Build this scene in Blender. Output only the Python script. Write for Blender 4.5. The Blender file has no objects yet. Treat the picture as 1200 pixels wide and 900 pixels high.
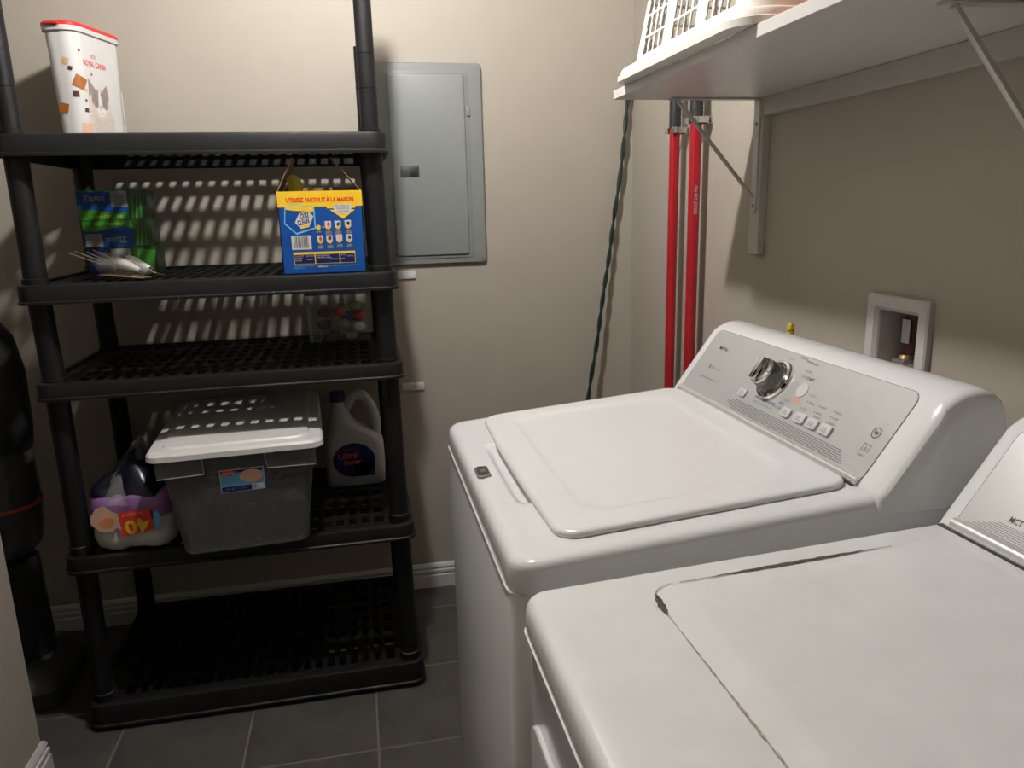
import bpy, bmesh, math, random
from mathutils import Vector, Matrix
random.seed(7)
S = bpy.context.scene
COL = S.collection

# ------------------------------------------------------------------ camera
cam_d = bpy.data.cameras.new('camera'); cam = bpy.data.objects.new('camera', cam_d); COL.objects.link(cam)
R = ((0.979033722854999, -0.06922646148282025, 0.19157418026249967),
     (-0.2022373354070795, -0.21790174994269176, 0.954787352000097),
     (-0.024352200724483252, -0.9735124675126048, -0.22733333657295907))
cam.matrix_world = Matrix(((R[0][0], -R[0][1], -R[0][2], 0.0),
                           (R[1][0], -R[1][1], -R[1][2], 0.0),
                           (R[2][0], -R[2][1], -R[2][2], 1.36),
                           (0, 0, 0, 1)))
cam_d.sensor_fit = 'HORIZONTAL'; cam_d.sensor_width = 36.0; cam_d.lens = 881.52 * 36 / 1200
cam_d.clip_start = 0.02
S.camera = cam
# ------------------------------------------------------------------ world, exposure
w = bpy.data.worlds.new('world'); S.world = w; w.use_nodes = True
w.node_tree.nodes['Background'].inputs[0].default_value = (0.004, 0.004, 0.004, 1)
w.node_tree.nodes['Background'].inputs[1].default_value = 0.3
S.view_settings.view_transform = 'Standard'; S.view_settings.look = 'None'
S.view_settings.gamma = 1.0; S.view_settings.use_curve_mapping = False
S.view_settings.exposure = -0.2
BULB_STRENGTH = 2450.0
BULB_POS = (0.0, 1.49, 2.33)

# ------------------------------------------------------------------ materials
def mat(name, col, rough=0.5, metal=0.0, var=0.06, vscale=30.0, bump=0.0, bscale=200.0, coat=0.0, spec=0.5, emit=None,
        trans=0.0, alpha=1.0):
    m = bpy.data.materials.new(name); m.use_nodes = True
    nt = m.node_tree; p = nt.nodes['Principled BSDF']
    p.inputs['Roughness'].default_value = rough; p.inputs['Metallic'].default_value = metal
    p.inputs['Specular IOR Level'].default_value = spec
    p.inputs['Coat Weight'].default_value = coat
    p.inputs['Transmission Weight'].default_value = trans
    p.inputs['Alpha'].default_value = alpha
    if emit:
        p.inputs['Emission Color'].default_value = (*col, 1); p.inputs['Emission Strength'].default_value = emit
    tc = nt.nodes.new('ShaderNodeTexCoord')
    nz = nt.nodes.new('ShaderNodeTexNoise'); nz.inputs['Scale'].default_value = vscale; nz.inputs['Detail'].default_value = 4
    nt.links.new(tc.outputs['Object'], nz.inputs['Vector'])
    cr = nt.nodes.new('ShaderNodeValToRGB')
    cr.color_ramp.elements[0].position = 0.3; cr.color_ramp.elements[1].position = 0.7
    cr.color_ramp.elements[0].color = (*[c * (1 - var) for c in col], 1)
    cr.color_ramp.elements[1].color = (*[min(1, c * (1 + var)) for c in col], 1)
    nt.links.new(nz.outputs['Fac'], cr.inputs['Fac']); nt.links.new(cr.outputs['Color'], p.inputs['Base Color'])
    if bump:
        n2 = nt.nodes.new('ShaderNodeTexNoise'); n2.inputs['Scale'].default_value = bscale; n2.inputs['Detail'].default_value = 3
        nt.links.new(tc.outputs['Object'], n2.inputs['Vector'])
        b = nt.nodes.new('ShaderNodeBump'); b.inputs['Strength'].default_value = bump; b.inputs['Distance'].default_value = 0.002
        nt.links.new(n2.outputs['Fac'], b.inputs['Height']); nt.links.new(b.outputs['Normal'], p.inputs['Normal'])
    return m

M = {}
M['wall'] = mat('wall_paint', (0.392, 0.355, 0.300), 0.6, var=0.02, vscale=8, bump=0.12, bscale=350)
M['ceil'] = mat('ceiling_paint', (0.42, 0.405, 0.385), 0.8, var=0.02, bump=0.2)
M['trim'] = mat('white_trim', (0.58, 0.575, 0.56), 0.4, var=0.02)
M['grout'] = mat('grout', (0.125, 0.118, 0.109), 0.85, var=0.12, vscale=60)
M['tile'] = mat('floor_tile', (0.062, 0.057, 0.053), 0.5, var=0.22, vscale=9, bump=0.15, bscale=60)
M['black'] = mat('black_plastic', (0.006, 0.006, 0.007), 0.5, var=0.15, bump=0.25, bscale=500, spec=0.3)
M['enamel'] = mat('white_enamel', (0.735, 0.74, 0.745), 0.16, var=0.01, coat=0.3)
M['enamel_worn'] = mat('worn_enamel', (0.69, 0.69, 0.69), 0.32, var=0.035, vscale=14)
M['lidplastic'] = mat('white_lid', (0.75, 0.755, 0.76), 0.22, var=0.01)
M['silver'] = mat('silver_panel', (0.53, 0.535, 0.53), 0.34, metal=0.35, var=0.02)
M['silver2'] = mat('silver_trim', (0.74, 0.74, 0.73), 0.28, metal=0.55, var=0.02)
M['chrome'] = mat('chrome', (0.75, 0.75, 0.75), 0.09, metal=1.0, var=0.02)
M['darkchrome'] = mat('dark_chrome', (0.16, 0.155, 0.15), 0.2, metal=0.8)
M['button'] = mat('button_plastic', (0.58, 0.58, 0.575), 0.35, var=0.02)
M['ink'] = mat('dark_ink', (0.05, 0.05, 0.05), 0.5)
M['inkgrey'] = mat('grey_ink', (0.20, 0.20, 0.20), 0.5)
M['inkpink'] = mat('pink_ink', (0.62, 0.33, 0.28), 0.5)
M['inkblue'] = mat('slate_blue_ink', (0.20, 0.22, 0.30), 0.5)
M['seam'] = mat('dark_seam', (0.05, 0.05, 0.05), 0.6)
M['grime'] = mat('brown_grime', (0.075, 0.062, 0.045), 0.9, var=0.5, vscale=120)
M['grimelight'] = mat('pale_grime', (0.40, 0.35, 0.26), 0.9, var=0.5, vscale=160)
M['shelfboard'] = mat('white_melamine', (0.62, 0.60, 0.585), 0.35, var=0.02)
M['bracket'] = mat('grey_steel', (0.55, 0.54, 0.51), 0.4, metal=0.3)
M['steel'] = mat('bright_steel', (0.6, 0.6, 0.6), 0.25, metal=0.9)
M['basket'] = mat('white_basket_plastic', (0.72, 0.70, 0.65), 0.4, var=0.02)
M['orange'] = mat('orange_cloth', (0.75, 0.26, 0.10), 0.8, var=0.15, bump=0.3)
M['panel'] = mat('grey_panel_paint', (0.212, 0.228, 0.224), 0.42, var=0.02)
M['red'] = mat('red_paint', (0.36, 0.010, 0.018), 0.3, var=0.05)
M['blackgrip'] = mat('black_grip', (0.02, 0.02, 0.022), 0.45)
M['cord'] = mat('dark_green_cord', (0.008, 0.027, 0.021), 0.45)
M['white'] = mat('white_plastic', (0.66, 0.655, 0.645), 0.35, var=0.02)
M['paper'] = mat('white_paper', (0.56, 0.55, 0.54), 0.7, var=0.03)
M['redlid'] = mat('red_lid_plastic', (0.72, 0.035, 0.03), 0.35)
M['boxblue'] = mat('blue_carton', (0.004, 0.065, 0.29), 0.4, var=0.04)
M['boxyellow'] = mat('yellow_print', (0.82, 0.52, 0.02), 0.45, var=0.04)
M['boxred'] = mat('red_print', (0.68, 0.04, 0.02), 0.5)
M['navy'] = mat('navy_print', (0.006, 0.012, 0.08), 0.4)
M['blacknavy'] = mat('blue_black_film', (0.004, 0.005, 0.018), 0.3, var=0.4, vscale=25)
M['cyan'] = mat('pale_blue_print', (0.15, 0.45, 0.75), 0.45)
M['card'] = mat('brown_cardboard', (0.30, 0.19, 0.11), 0.8, var=0.15)
M['peach'] = mat('peach_print', (0.66, 0.40, 0.29), 0.5)
M['brown'] = mat('brown_print', (0.35, 0.11, 0.02), 0.5)
M['darkbrown'] = mat('dark_brown_print', (0.07, 0.022, 0.018), 0.5)
M['tan'] = mat('tan_print', (0.62, 0.42, 0.24), 0.5)
M['fur'] = mat('cream_fur_print', (0.66, 0.56, 0.50), 0.6, var=0.1, vscale=90)
M['furwhite'] = mat('white_fur_print', (0.76, 0.72, 0.70), 0.6, var=0.05, vscale=90)
M['furchest'] = mat('pinkish_cream_fur_print', (0.60, 0.53, 0.49), 0.6, var=0.08, vscale=60)
M['furgrey'] = mat('grey_brown_fur_print', (0.30, 0.235, 0.225), 0.6, var=0.25, vscale=120)
M['pink'] = mat('pink_print', (0.60, 0.28, 0.26), 0.5)
M['green'] = mat('green_print', (0.045, 0.26, 0.025), 0.35, var=0.2, vscale=40)
M['darkgreen'] = mat('dark_green_print', (0.015, 0.06, 0.012), 0.35, var=0.3, vscale=40)
M['grey'] = mat('grey_print', (0.32, 0.32, 0.31), 0.6)
M['lilac'] = mat('lilac_print', (0.22, 0.10, 0.27), 0.4)
M['sky'] = mat('light_blue_print', (0.12, 0.36, 0.62), 0.4)
M['jug'] = mat('white_jug_plastic', (0.46, 0.455, 0.45), 0.4, var=0.02)
M['bulbwhite'] = mat('frosted_white', (0.75, 0.74, 0.70), 0.3)
M['brass'] = mat('brass', (0.55, 0.42, 0.22), 0.25, metal=1.0)
M['darkred'] = mat('dark_red_pipe', (0.09, 0.022, 0.018), 0.4)
M['boxgrey'] = mat('grey_white_plastic', (0.56, 0.54, 0.53), 0.45)
M['yellow'] = mat('yellow_plastic', (0.72, 0.58, 0.05), 0.5)
M['darkgrey'] = mat('dark_grey_plastic', (0.05, 0.05, 0.052), 0.4)
M['cup'] = mat('grey_cup_plastic', (0.09, 0.09, 0.09), 0.25, var=0.3, vscale=12)
M['redorange'] = mat('orange_red_plastic', (0.55, 0.10, 0.04), 0.4)
M['blueball'] = mat('blue_plastic', (0.05, 0.08, 0.35), 0.3)
M['greenball'] = mat('sage_plastic', (0.28, 0.36, 0.24), 0.3)
M['lampglow'] = mat('glowing_bulb', (1.0, 0.965, 0.925), 0.5, var=0.0, emit=BULB_STRENGTH)

def film(name, tint, amount, rough=0.15):
    """thin clear or milky sheet: part see-through, part glossy plastic"""
    m = bpy.data.materials.new(name); m.use_nodes = True; nt = m.node_tree
    out = nt.nodes['Material Output']; p = nt.nodes['Principled BSDF']
    p.inputs['Base Color'].default_value = (*tint, 1); p.inputs['Roughness'].default_value = rough
    t = nt.nodes.new('ShaderNodeBsdfTransparent'); mx = nt.nodes.new('ShaderNodeMixShader')
    tc = nt.nodes.new('ShaderNodeTexCoord'); nz = nt.nodes.new('ShaderNodeTexNoise'); nz.inputs['Scale'].default_value = 25
    nt.links.new(tc.outputs['Object'], nz.inputs['Vector'])
    mr = nt.nodes.new('ShaderNodeMapRange'); mr.inputs['To Min'].default_value = amount * 0.8; mr.inputs['To Max'].default_value = amount * 1.2
    nt.links.new(nz.outputs['Fac'], mr.inputs['Value']); nt.links.new(mr.outputs['Result'], mx.inputs['Fac'])
    nt.links.new(t.outputs[0], mx.inputs[1]); nt.links.new(p.outputs[0], mx.inputs[2]); nt.links.new(mx.outputs[0], out.inputs[0])
    return m
M['clearbin'] = film('milky_clear_plastic', (0.14, 0.14, 0.145), 0.62, 0.3)
M['wrap'] = film('clear_wrap', (0.5, 0.5, 0.5), 0.22, 0.12)
M['cleat'] = mat('pale_wall_cleat', (0.47, 0.44, 0.39), 0.6, var=0.02)
M['cleartub'] = film('clear_tub_plastic', (0.35, 0.35, 0.35), 0.2, 0.15)

# ------------------------------------------------------------------ geometry helpers
BASE = {}
class B:
    def __init__(s): s.v = []; s.f = []
    def add(s, vs, fs):
        o = len(s.v); s.v += [tuple(v) for v in vs]; s.f += [tuple(i + o for i in f) for f in fs]; return s
    def box(s, x0, x1, y0, y1, z0, z1, T=None):
        vs = [Vector(p) for p in ((x0, y0, z0), (x1, y0, z0), (x1, y1, z0), (x0, y1, z0), (x0, y0, z1), (x1, y0, z1), (x1, y1, z1), (x0, y1, z1))]
        if T: vs = [T @ v for v in vs]
        return s.add(vs, [(0, 3, 2, 1), (4, 5, 6, 7), (0, 1, 5, 4), (1, 2, 6, 5), (2, 3, 7, 6), (3, 0, 4, 7)])
    def prism(s, pts, f0, f1):
        n = len(pts); vs = [f0(*p) for p in pts] + [f1(*p) for p in pts]
        fs = [tuple(range(n)), tuple(range(2 * n - 1, n - 1, -1))] + [(i, n + i, n + (i + 1) % n, (i + 1) % n) for i in range(n)]
        return s.add(vs, fs)
    def loft(s, rings, c0=True, c1=True, closed=False):
        n = len(rings[0]); vs = [p for r in rings for p in r]; fs = []
        k = len(rings)
        for a in range(k if closed else k - 1):
            b = (a + 1) % k
            for i in range(n):
                j = (i + 1) % n; fs.append((a * n + i, a * n + j, b * n + j, b * n + i))
        if not closed:
            if c0: fs.append(tuple(range(n - 1, -1, -1)))
            if c1: fs.append(tuple((k - 1) * n + i for i in range(n)))
        return s.add(vs, fs)
    def tube(s, path, r, n=10, cap=True):
        P = [Vector(p) for p in path]; rs = r if isinstance(r, (list, tuple)) else [r] * len(P)
        rings = []; up = None
        for i, p in enumerate(P):
            t = (P[min(i + 1, len(P) - 1)] - P[max(i - 1, 0)]).normalized()
            if up is None:
                up = Vector((0, 0, 1)) if abs(t.z) < 0.9 else Vector((1, 0, 0))
            a = (up - t * up.dot(t)).normalized(); b = t.cross(a); up = a
            rings.append([p + (a * math.cos(2 * math.pi * k / n) + b * math.sin(2 * math.pi * k / n)) * rs[i] for k in range(n)])
        return s.loft(rings, cap, cap)
    def lathe(s, prof, T=None, n=32):
        T = T or Matrix.Identity(4)
        rings = [[T @ Vector((r * math.cos(2 * math.pi * k / n), r * math.sin(2 * math.pi * k / n), z)) for k in range(n)] for r, z in prof]
        return s.loft(rings)
    def polys(s, polys, f):
        for p in polys: s.add([f(*q) for q in p], [tuple(range(len(p)))])
        return s
    def mapped(s, vf, f):
        vs, fs = vf; return s.add([f(*q) for q in vs], fs)

def build(name, b, m, parent=None, bevel=0.0, seg=2, smooth=True, angle=35, fixn=True):
    bm = bmesh.new(); vs = [bm.verts.new(v) for v in b.v]
    for f in b.f:
        try: bm.faces.new([vs[i] for i in f])
        except ValueError: pass
    if fixn: bmesh.ops.recalc_face_normals(bm, faces=bm.faces[:])
    if bevel:
        ed = [e for e in bm.edges if len(e.link_faces) == 2 and e.calc_face_angle(0) > 0.5]
        bmesh.ops.bevel(bm, geom=ed, offset=bevel, segments=seg, profile=0.5, affect='EDGES', clamp_overlap=True)
    root = parent
    off = Vector((0, 0, 0))
    while root is not None:
        if root.name in BASE: off = BASE[root.name]; break
        root = root.parent
    own = None
    if parent is None:
        xs = [v.co.x for v in bm.verts]; ys = [v.co.y for v in bm.verts]; zs = [v.co.z for v in bm.verts]
        own = Vector(((min(xs) + max(xs)) / 2, (min(ys) + max(ys)) / 2, min(zs))); off = own
    for v in bm.verts: v.co -= off
    me = bpy.data.meshes.new(name); bm.to_mesh(me); bm.free()
    if smooth:
        me.polygons.foreach_set('use_smooth', [True] * len(me.polygons)); me.set_sharp_from_angle(angle=math.radians(angle))
    me.materials.append(M[m] if isinstance(m, str) else m)
    o = bpy.data.objects.new(name, me); COL.objects.link(o)
    if parent is not None: o.parent = parent
    else: o.location = own; BASE[o.name] = own
    return o
def tag(o, label, cat, group=None):
    o['label'] = label; o['category'] = cat
    if group: o['group'] = group
    return o
def thing(name, label, cat, loc, group=None):
    o = bpy.data.objects.new(name, None); COL.objects.link(o); o.location = loc; BASE[o.name] = Vector(loc); o.empty_display_size = 0.05
    return tag(o, label, cat, group)
def struct(name, b, m, **k):
    o = build(name, b, m, **k); o['kind'] = 'structure'; return o
def rr(x0, x1, y0, y1, r, z, n=5, m=1):
    """rounded rectangle ring, counter-clockwise; z a number or f(x,y)"""
    r = max(min(r, (x1 - x0) / 2 - 1e-5, (y1 - y0) / 2 - 1e-5), 1e-5); pts = []
    cs = ((x1 - r, y1 - r, 0), (x0 + r, y1 - r, 90), (x0 + r, y0 + r, 180), (x1 - r, y0 + r, 270))
    for ci, (cx, cy, a) in enumerate(cs):
        arc = [(cx + r * math.cos(math.radians(a + 90 * k / n)), cy + r * math.sin(math.radians(a + 90 * k / n))) for k in range(n + 1)]
        pts += arc
        nx, ny, na = cs[(ci + 1) % 4]
        e = (nx + r * math.cos(math.radians(na)), ny + r * math.sin(math.radians(na)))
        for k in range(1, m): pts.append((arc[-1][0] + (e[0] - arc[-1][0]) * k / m, arc[-1][1] + (e[1] - arc[-1][1]) * k / m))
    return [Vector((x, y, z(x, y) if callable(z) else z)) for x, y in pts]
def plane(o, ux, uy, eps=0.0):
    o = Vector(o); ux = Vector(ux).normalized(); uy = Vector(uy).normalized(); n = ux.cross(uy)
    return lambda u, v, e=0.0: o + ux * u + uy * v + n * (eps + e)
TXT = {}
def text(s, size, cx=0.0, cy=0.0, width=None, rot=0.0, bold=0.0, shear=0.0):
    key = (s, bold, shear)
    if key not in TXT:
        c = bpy.data.curves.new('lettering', 'FONT'); c.body = s; c.size = 1; c.align_x = 'CENTER'; c.resolution_u = 2; c.offset = bold; c.shear = shear
        o = bpy.data.objects.new('lettering', c); me = o.to_mesh()
        vs = [(v.co.x, v.co.y) for v in me.vertices]; fs = [tuple(p.vertices) for p in me.polygons]
        o.to_mesh_clear(); bpy.data.objects.remove(o); bpy.data.curves.remove(c)
        xs = [p[0] for p in vs]; ys = [p[1] for p in vs]; mx = (min(xs) + max(xs)) / 2; my = (min(ys) + max(ys)) / 2
        TXT[key] = ([(x - mx, y - my) for x, y in vs], fs, max(xs) - min(xs), max(ys) - min(ys))
    vs, fs, w_, h_ = TXT[key]
    sy = size / h_; sx = (width / w_) if width else sy
    c, s_ = math.cos(rot), math.sin(rot)
    return [(cx + x * sx * c - y * sy * s_, cy + x * sx * s_ + y * sy * c) for x, y in vs], fs
def rect(x0, x1, y0, y1): return [(x0, y0), (x1, y0), (x1, y1), (x0, y1)]
def ell(cx, cy, rx, ry, n=20, a0=0, a1=360):
    return [(cx + rx * math.cos(math.radians(a0 + (a1 - a0) * k / n)), cy + ry * math.sin(math.radians(a0 + (a1 - a0) * k / n))) for k in range(n if a1 - a0 == 360 else n + 1)]
def barcode(x0, x1, y0, y1, seed=1):
    rnd = random.Random(seed); out = []; x = x0
    while x < x1 - 0.0008:
        wd = rnd.choice((0.0008, 0.0012, 0.0018)) ; out.append(rect(x, min(x + wd, x1), y0, y1)); x += wd + rnd.choice((0.0008, 0.0014, 0.002))
    return out

# ================================================================== SETTING
XR, XL, YB, YN, ZC = 0.96, -0.855, 2.57, -0.95, 2.44
XA = -1.45                     # far side of the alcove on the left
struct('wall_back', B().box(XA - 0.1, XR + 0.1, YB, YB + 0.1, 0, ZC), 'wall')
HY0, HY1, HZ0, HZ1 = 1.135, 1.237, 0.985, 1.163       # hole for the recessed outlet box
b = B()
b.box(XR, XR + 0.12, YN, HY0, 0, ZC).box(XR, XR + 0.12, HY1, YB, 0, ZC).box(XR, XR + 0.12, HY0, HY1, 0, HZ0).box(XR, XR + 0.12, HY0, HY1, HZ1, ZC)
struct('wall_right', b, 'wall')
struct('wall_left', B().box(XA - 0.1, XL, YN, 1.837, 0, ZC), 'wall')
struct('wall_alcove', B().box(XA - 0.1, XA, 1.837, YB, 0, ZC), 'wall')
struct('wall_near', B().box(XL, -0.62, YN - 0.1, YN, 0, ZC).box(0.30, XR, YN - 0.1, YN, 0, ZC).box(-0.62, 0.30, YN - 0.1, YN, 2.06, ZC), 'wall')   # unseen doorway, opened to a dark hall to cut bounced light
struct('ceiling', B().box(XA - 0.1, XR + 0.1, YN - 0.1, YB + 0.1, ZC, ZC + 0.1), 'ceil')
floor = struct('floor', B().box(XA - 0.1, XR + 0.1, YN - 0.1, YB + 0.1, -0.1, -0.0012), 'grout')
# tiles: 0.34 m grid, joints 4 mm
TS, J = 0.34, 0.0065
cache = {}
ix = 0
x = -0.03 - TS * 5
while x < XR:
    y = 1.73 - TS * 8
    while y < YB:
        x0, x1 = max(x + J / 2, XA), min(x + TS - J / 2, XR - 0.001); y0, y1 = max(y + J / 2, YN), min(y + TS - J / 2, YB - 0.001)
        if x0 < XL and y1 < 1.837: y += TS; continue
        if x0 < XL and y0 < 1.837 and x1 < XL: y0 = 1.84
        if x1 - x0 > 0.01 and y1 - y0 > 0.01:
            key = (round(x1 - x0, 4), round(y1 - y0, 4))
            if key not in cache:
                hx, hy = (x1 - x0) / 2, (y1 - y0) / 2
                t = build('tile', B().box(-hx, hx, -hy, hy, -0.006, 0), 'tile', parent=floor, bevel=0.0012, seg=1)
                for v in t.data.vertices: v.co += BASE['floor']
                cache[key] = t.data
            else:
                t = bpy.data.objects.new('tile', cache[key]); COL.objects.link(t); t.parent = floor
            t.location = Vector(((x0 + x1) / 2, (y0 + y1) / 2, 0)) - BASE['floor']
        y += TS
    x += TS
def base_profile(h=0.092, t=0.014):   # (out from wall, z)
    return [(0, 0), (t, 0), (t, 0.046), (t - 0.004, 0.049), (t - 0.004, 0.055), (t - 0.001, 0.057), (t - 0.001, 0.066), (t - 0.006, 0.069), (t - 0.006, 0.075), (t - 0.003, 0.077), (t - 0.006, h - 0.005), (0.003, h), (0, h)]
def baseboard(name, f0, f1): struct(name, B().prism(base_profile(), f0, f1), 'trim')
baseboard('baseboard_back', lambda o, z: (XA, YB - o, z), lambda o, z: (XR - 0.015, YB - o, z))
baseboard('baseboard_right', lambda o, z: (XR - o, YN, z), lambda o, z: (XR - o, YB, z))
baseboard('baseboard_left', lambda o, z: (XL + o, YN, z), lambda o, z: (XL + o, 1.837 + o, z))
baseboard('baseboard_left_return', lambda o, z: (XA, 1.837 + o, z), lambda o, z: (XL + o, 1.837 + o, z))

# ceiling lamp (above the frame): bulb, with a pan added to block upward light
lamp = thing('ceiling_lamp', 'ceiling lamp with a glowing bulb under an added grey metal light shield, above the room', 'lamp', (BULB_POS[0], BULB_POS[1], ZC))
build('lamp_shield_pan', B().lathe([(0.0, ZC - 0.0005), (0.06, ZC - 0.0005), (0.07, ZC - 0.02), (0.155, ZC - 0.028), (0.172, ZC - 0.060), (0.169, ZC - 0.060), (0.152, ZC - 0.032), (0.03, ZC - 0.028), (0.022, ZC - 0.052), (0.0, ZC - 0.052)], Matrix.Translation((BULB_POS[0], BULB_POS[1], 0))), 'bracket', lamp)
bz = BULB_POS[2]
bulb = build('bulb', B().lathe([(0.0, bz - 0.027), (0.012, bz - 0.025), (0.021, bz - 0.018), (0.026, bz - 0.005), (0.026, bz + 0.005), (0.021, bz + 0.017), (0.014, bz + 0.032), (0.012, bz + 0.058), (0, bz + 0.058)], Matrix.Translation((BULB_POS[0], BULB_POS[1], 0)), 20), 'lampglow', lamp)

# ================================================================== WASHER
W0, W1 = 0.847, 1.537            # near / far side
WX0, WX1 = 0.164, 0.885
wash = thing('washing_machine', 'white top-loading washing machine with silver control panel and round chrome knob', 'washing machine', ((WX0 + WX1) / 2, (W0 + W1) / 2, 0))
build('cabinet', B().loft([rr(WX0 - 0.001 + i, WX1 - 0.01 - i, W0 + 0.007 + i, W1 - 0.010 - i, 0.03, z, 6) for z, i in ((0.025, 0.02), (0.03, 0.002), (0.04, 0), (0.8725, 0), (0.875, 0.001), (0.8765, 0.004))]), 'enamel', wash)
for fx in (WX0 + 0.06, WX1 - 0.08):
    for fy in (W0 + 0.06, W1 - 0.06):
        build('foot', B().lathe([(0.02, 0), (0.022, 0.004), (0.018, 0.012), (0.01, 0.014), (0.01, 0.03)], Matrix.Translation((fx, fy, 0)), 14), 'blackgrip', wash)
def wtop(x, y): return 0.922 + (x - 0.17) * 0.078
def scoop(x, y):
    # finger scoop in front of the lid
    u = (y - 1.19) / 0.15; v = (x - 0.236) / 0.024
    d = max(0, 1 - u ** 6) * max(0, 1 - v ** 2)
    return -0.012 * min(1, d * 1.6)
rings = []
for inset, dz, k in ((0.0, 0.879, 0), (-0.001, 0.882, 0), (-0.001, 0.893, 0), (0.0, None, -0.0125), (0.0025, None, -0.0062), (0.007, None, -0.0021), (0.014, None, -0.0004), (0.026, None, 0.0)):
    zf = (lambda x, y, d=dz: d) if dz is not None else (lambda x, y, k=k: wtop(x, y) + k)
    rings.append(rr(WX0 + inset, WX1 - inset, W0 + inset, W1 - inset, max(0.04 - inset, 0.006), zf, 6, 60))
for i in range(1, 34):
    inset = 0.026 + i * 0.0035
    rings.append(rr(WX0 + inset, WX1 - inset, W0 + inset, W1 - inset, 0.012, lambda x, y: wtop(x, y) + scoop(x, y), 6, 60))
build('top_cover', B().loft(rings, True, True), 'enamel', wash, angle=50)
build('seam', B().loft([rr(WX0 + 0.009, WX1 - 0.009, W0 + 0.007, W1 - 0.007, 0.03, z, 6) for z in (0.8745, 0.8793)]), 'seam', wash)
build('front_lip', B().loft([rr(WX0 - 0.0032 + i, WX1 - 0.02, W0 + 0.006 + i, W1 - 0.006 - i, 0.03, z, 6) for z, i in ((0.8735, 0.003), (0.875, 0.0005), (0.8775, 0.0005), (0.8788, 0.003))]), 'enamel', wash)
# lid
LX0, LX1, LY0, LY1 = 0.238, 0.672, 0.893, 1.508
def lidz(k): return lambda x, y: wtop(x, y) + 0.004 + k
lr = []
def bow(pts):   # gently bowed front edge
    for p in pts:
        if p.x < 0.4: p.x -= 0.006 * (1 - ((p.y - 1.2) / 0.31) ** 2) * (0.4 - p.x) / 0.16
    return pts
for inset, k, r in ((0.004, -0.006, 0.03), (0, -0.003, 0.034), (0, 0.001, 0.034), (0.002, 0.004, 0.032), (0.006, 0.0058, 0.03), (0.012, 0.0062, 0.028),
                    (0.050, 0.0062, 0.05), (0.054, 0.0056, 0.05), (0.060, 0.0040, 0.05), (0.066, 0.0036, 0.05), (0.09, 0.0034, 0.05), (0.14, 0.0032, 0.05)):
    lr.append(bow(rr(LX0 + inset, LX1 - inset, LY0 + inset, LY1 - inset, r, lidz(k), 8, 12)))
build('lid', B().loft(lr), 'lidplastic', wash, angle=60)
# badge on the front edge
bm_ = plane((0.1865, 1.197, wtop(0.1865, 0) + 0.0012), (0, -1, 0), (1, 0, 0.06))
bm_n = lambda u, v: bm_(u, v, 0.0)
shape = [(-0.028, -0.006), (-0.020, -0.013), (0.020, -0.013), (0.028, -0.006), (0.024, 0.011), (-0.024, 0.011)]
bd = build('badge', B().prism(shape, lambda u, v: bm_(u, v, -0.004), lambda u, v: bm_(u * 0.93, v * 0.93, 0.003)), 'steel', wash, bevel=0.0008)
build('badge_face', B().prism([(u * 0.82, v * 0.76) for u, v in shape], lambda u, v: bm_(u, v, 0.002), lambda u, v: bm_(u, v, 0.0036)), 'blackgrip', bd)
build('badge_mark', B().mapped(text('M', 0.012, bold=0.02), lambda u, v: bm_(u, v, 0.0039)), 'inkgrey', bd, smooth=False)

def console(root, x0, z0, ya, yb, back, enamel):
    """sloped control console; ya near end, yb far end"""
    prof = [(-0.010, -0.030), (-0.008, -0.012), (-0.001, -0.0014), (0.070, 0.0963), (0.0870, 0.1197), (0.100, 0.1285), (0.118, 0.136), (0.142, 0.138), (0.165, 0.133), (0.181, 0.119), (0.190, 0.095), (back - x0, -0.03)]
    cx, cz = 0.10, 0.03
    rings = []
    for y, k in ((ya - 0.002, 0.90), (ya + 0.001, 0.945), (ya + 0.006, 0.975), (ya + 0.014, 0.993), (ya + 0.024, 1.0), (yb - 0.016, 1.0), (yb - 0.008, 0.993), (yb - 0.003, 0.975), (yb, 0.94)):
        rings.append([Vector((x0 + cx + (px - cx) * k, y, z0 + cz + (pz - cz) * k)) if pz > -0.029 else Vector((x0 + cx + (px - cx) * k, y, z0 + pz)) for px, pz in prof])
    return build('console', B().loft(rings), enamel, root, angle=40)
CDX, CDZ = 0.588, 0.809
con = console(wash, 0.680, 0.968, W0 - 0.003, W1 - 0.002, 0.885, 'enamel')
def CM(u, v, e=0.0): return Vector((0.68 + CDX * v - CDZ * e, 1.53 - u, 0.968 + CDZ * v + CDX * e))
def cplate(name, u0, u1, v0, v1, r, e0, e1, m, root, cm=CM, bevel=0.0):
    ring = [(p.x, p.y) for p in rr(u0, u1, v0, v1, r, 0, 5)]
    return build(name, B().prism(ring, lambda u, v: cm(u, v, e0), lambda u, v: cm(u, v, e1)), m, root, bevel=bevel)
edge = cplate('panel_edge', 0.0238, 0.6392, -0.004, 0.1532, 0.018, -0.004, 0.0005, 'inkgrey', con)
pan = cplate('control_panel', 0.025, 0.638, -0.002, 0.152, 0.017, -0.003, 0.0011, 'silver', wash)
build('panel_lip', B().tube([CM(0.027, 0.000, 0.0005), CM(0.636, 0.000, 0.0005)], 0.0075, 14), 'silver2', wash)
build('shadow_gap', B().box(0.6715, 0.680, 0.897, 1.503, wtop(0.67, 0) - 0.002, wtop(0.67, 0) + 0.0018), 'seam', wash)
E1 = 0.0015
def cprint(name, vf, m, root=None, cm=CM): return build(name, B().mapped(vf, lambda u, v: cm(u, v, E1)), m, root or pan, smooth=False)
def merge(*vfs):
    V, F = [], []
    for vs, fs in vfs:
        o = len(V); V += vs; F += [tuple(i + o for i in f) for f in fs]
    return V, F
def quads(rs): return merge(*[(r, [tuple(range(len(r)))]) for r in rs])
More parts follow.
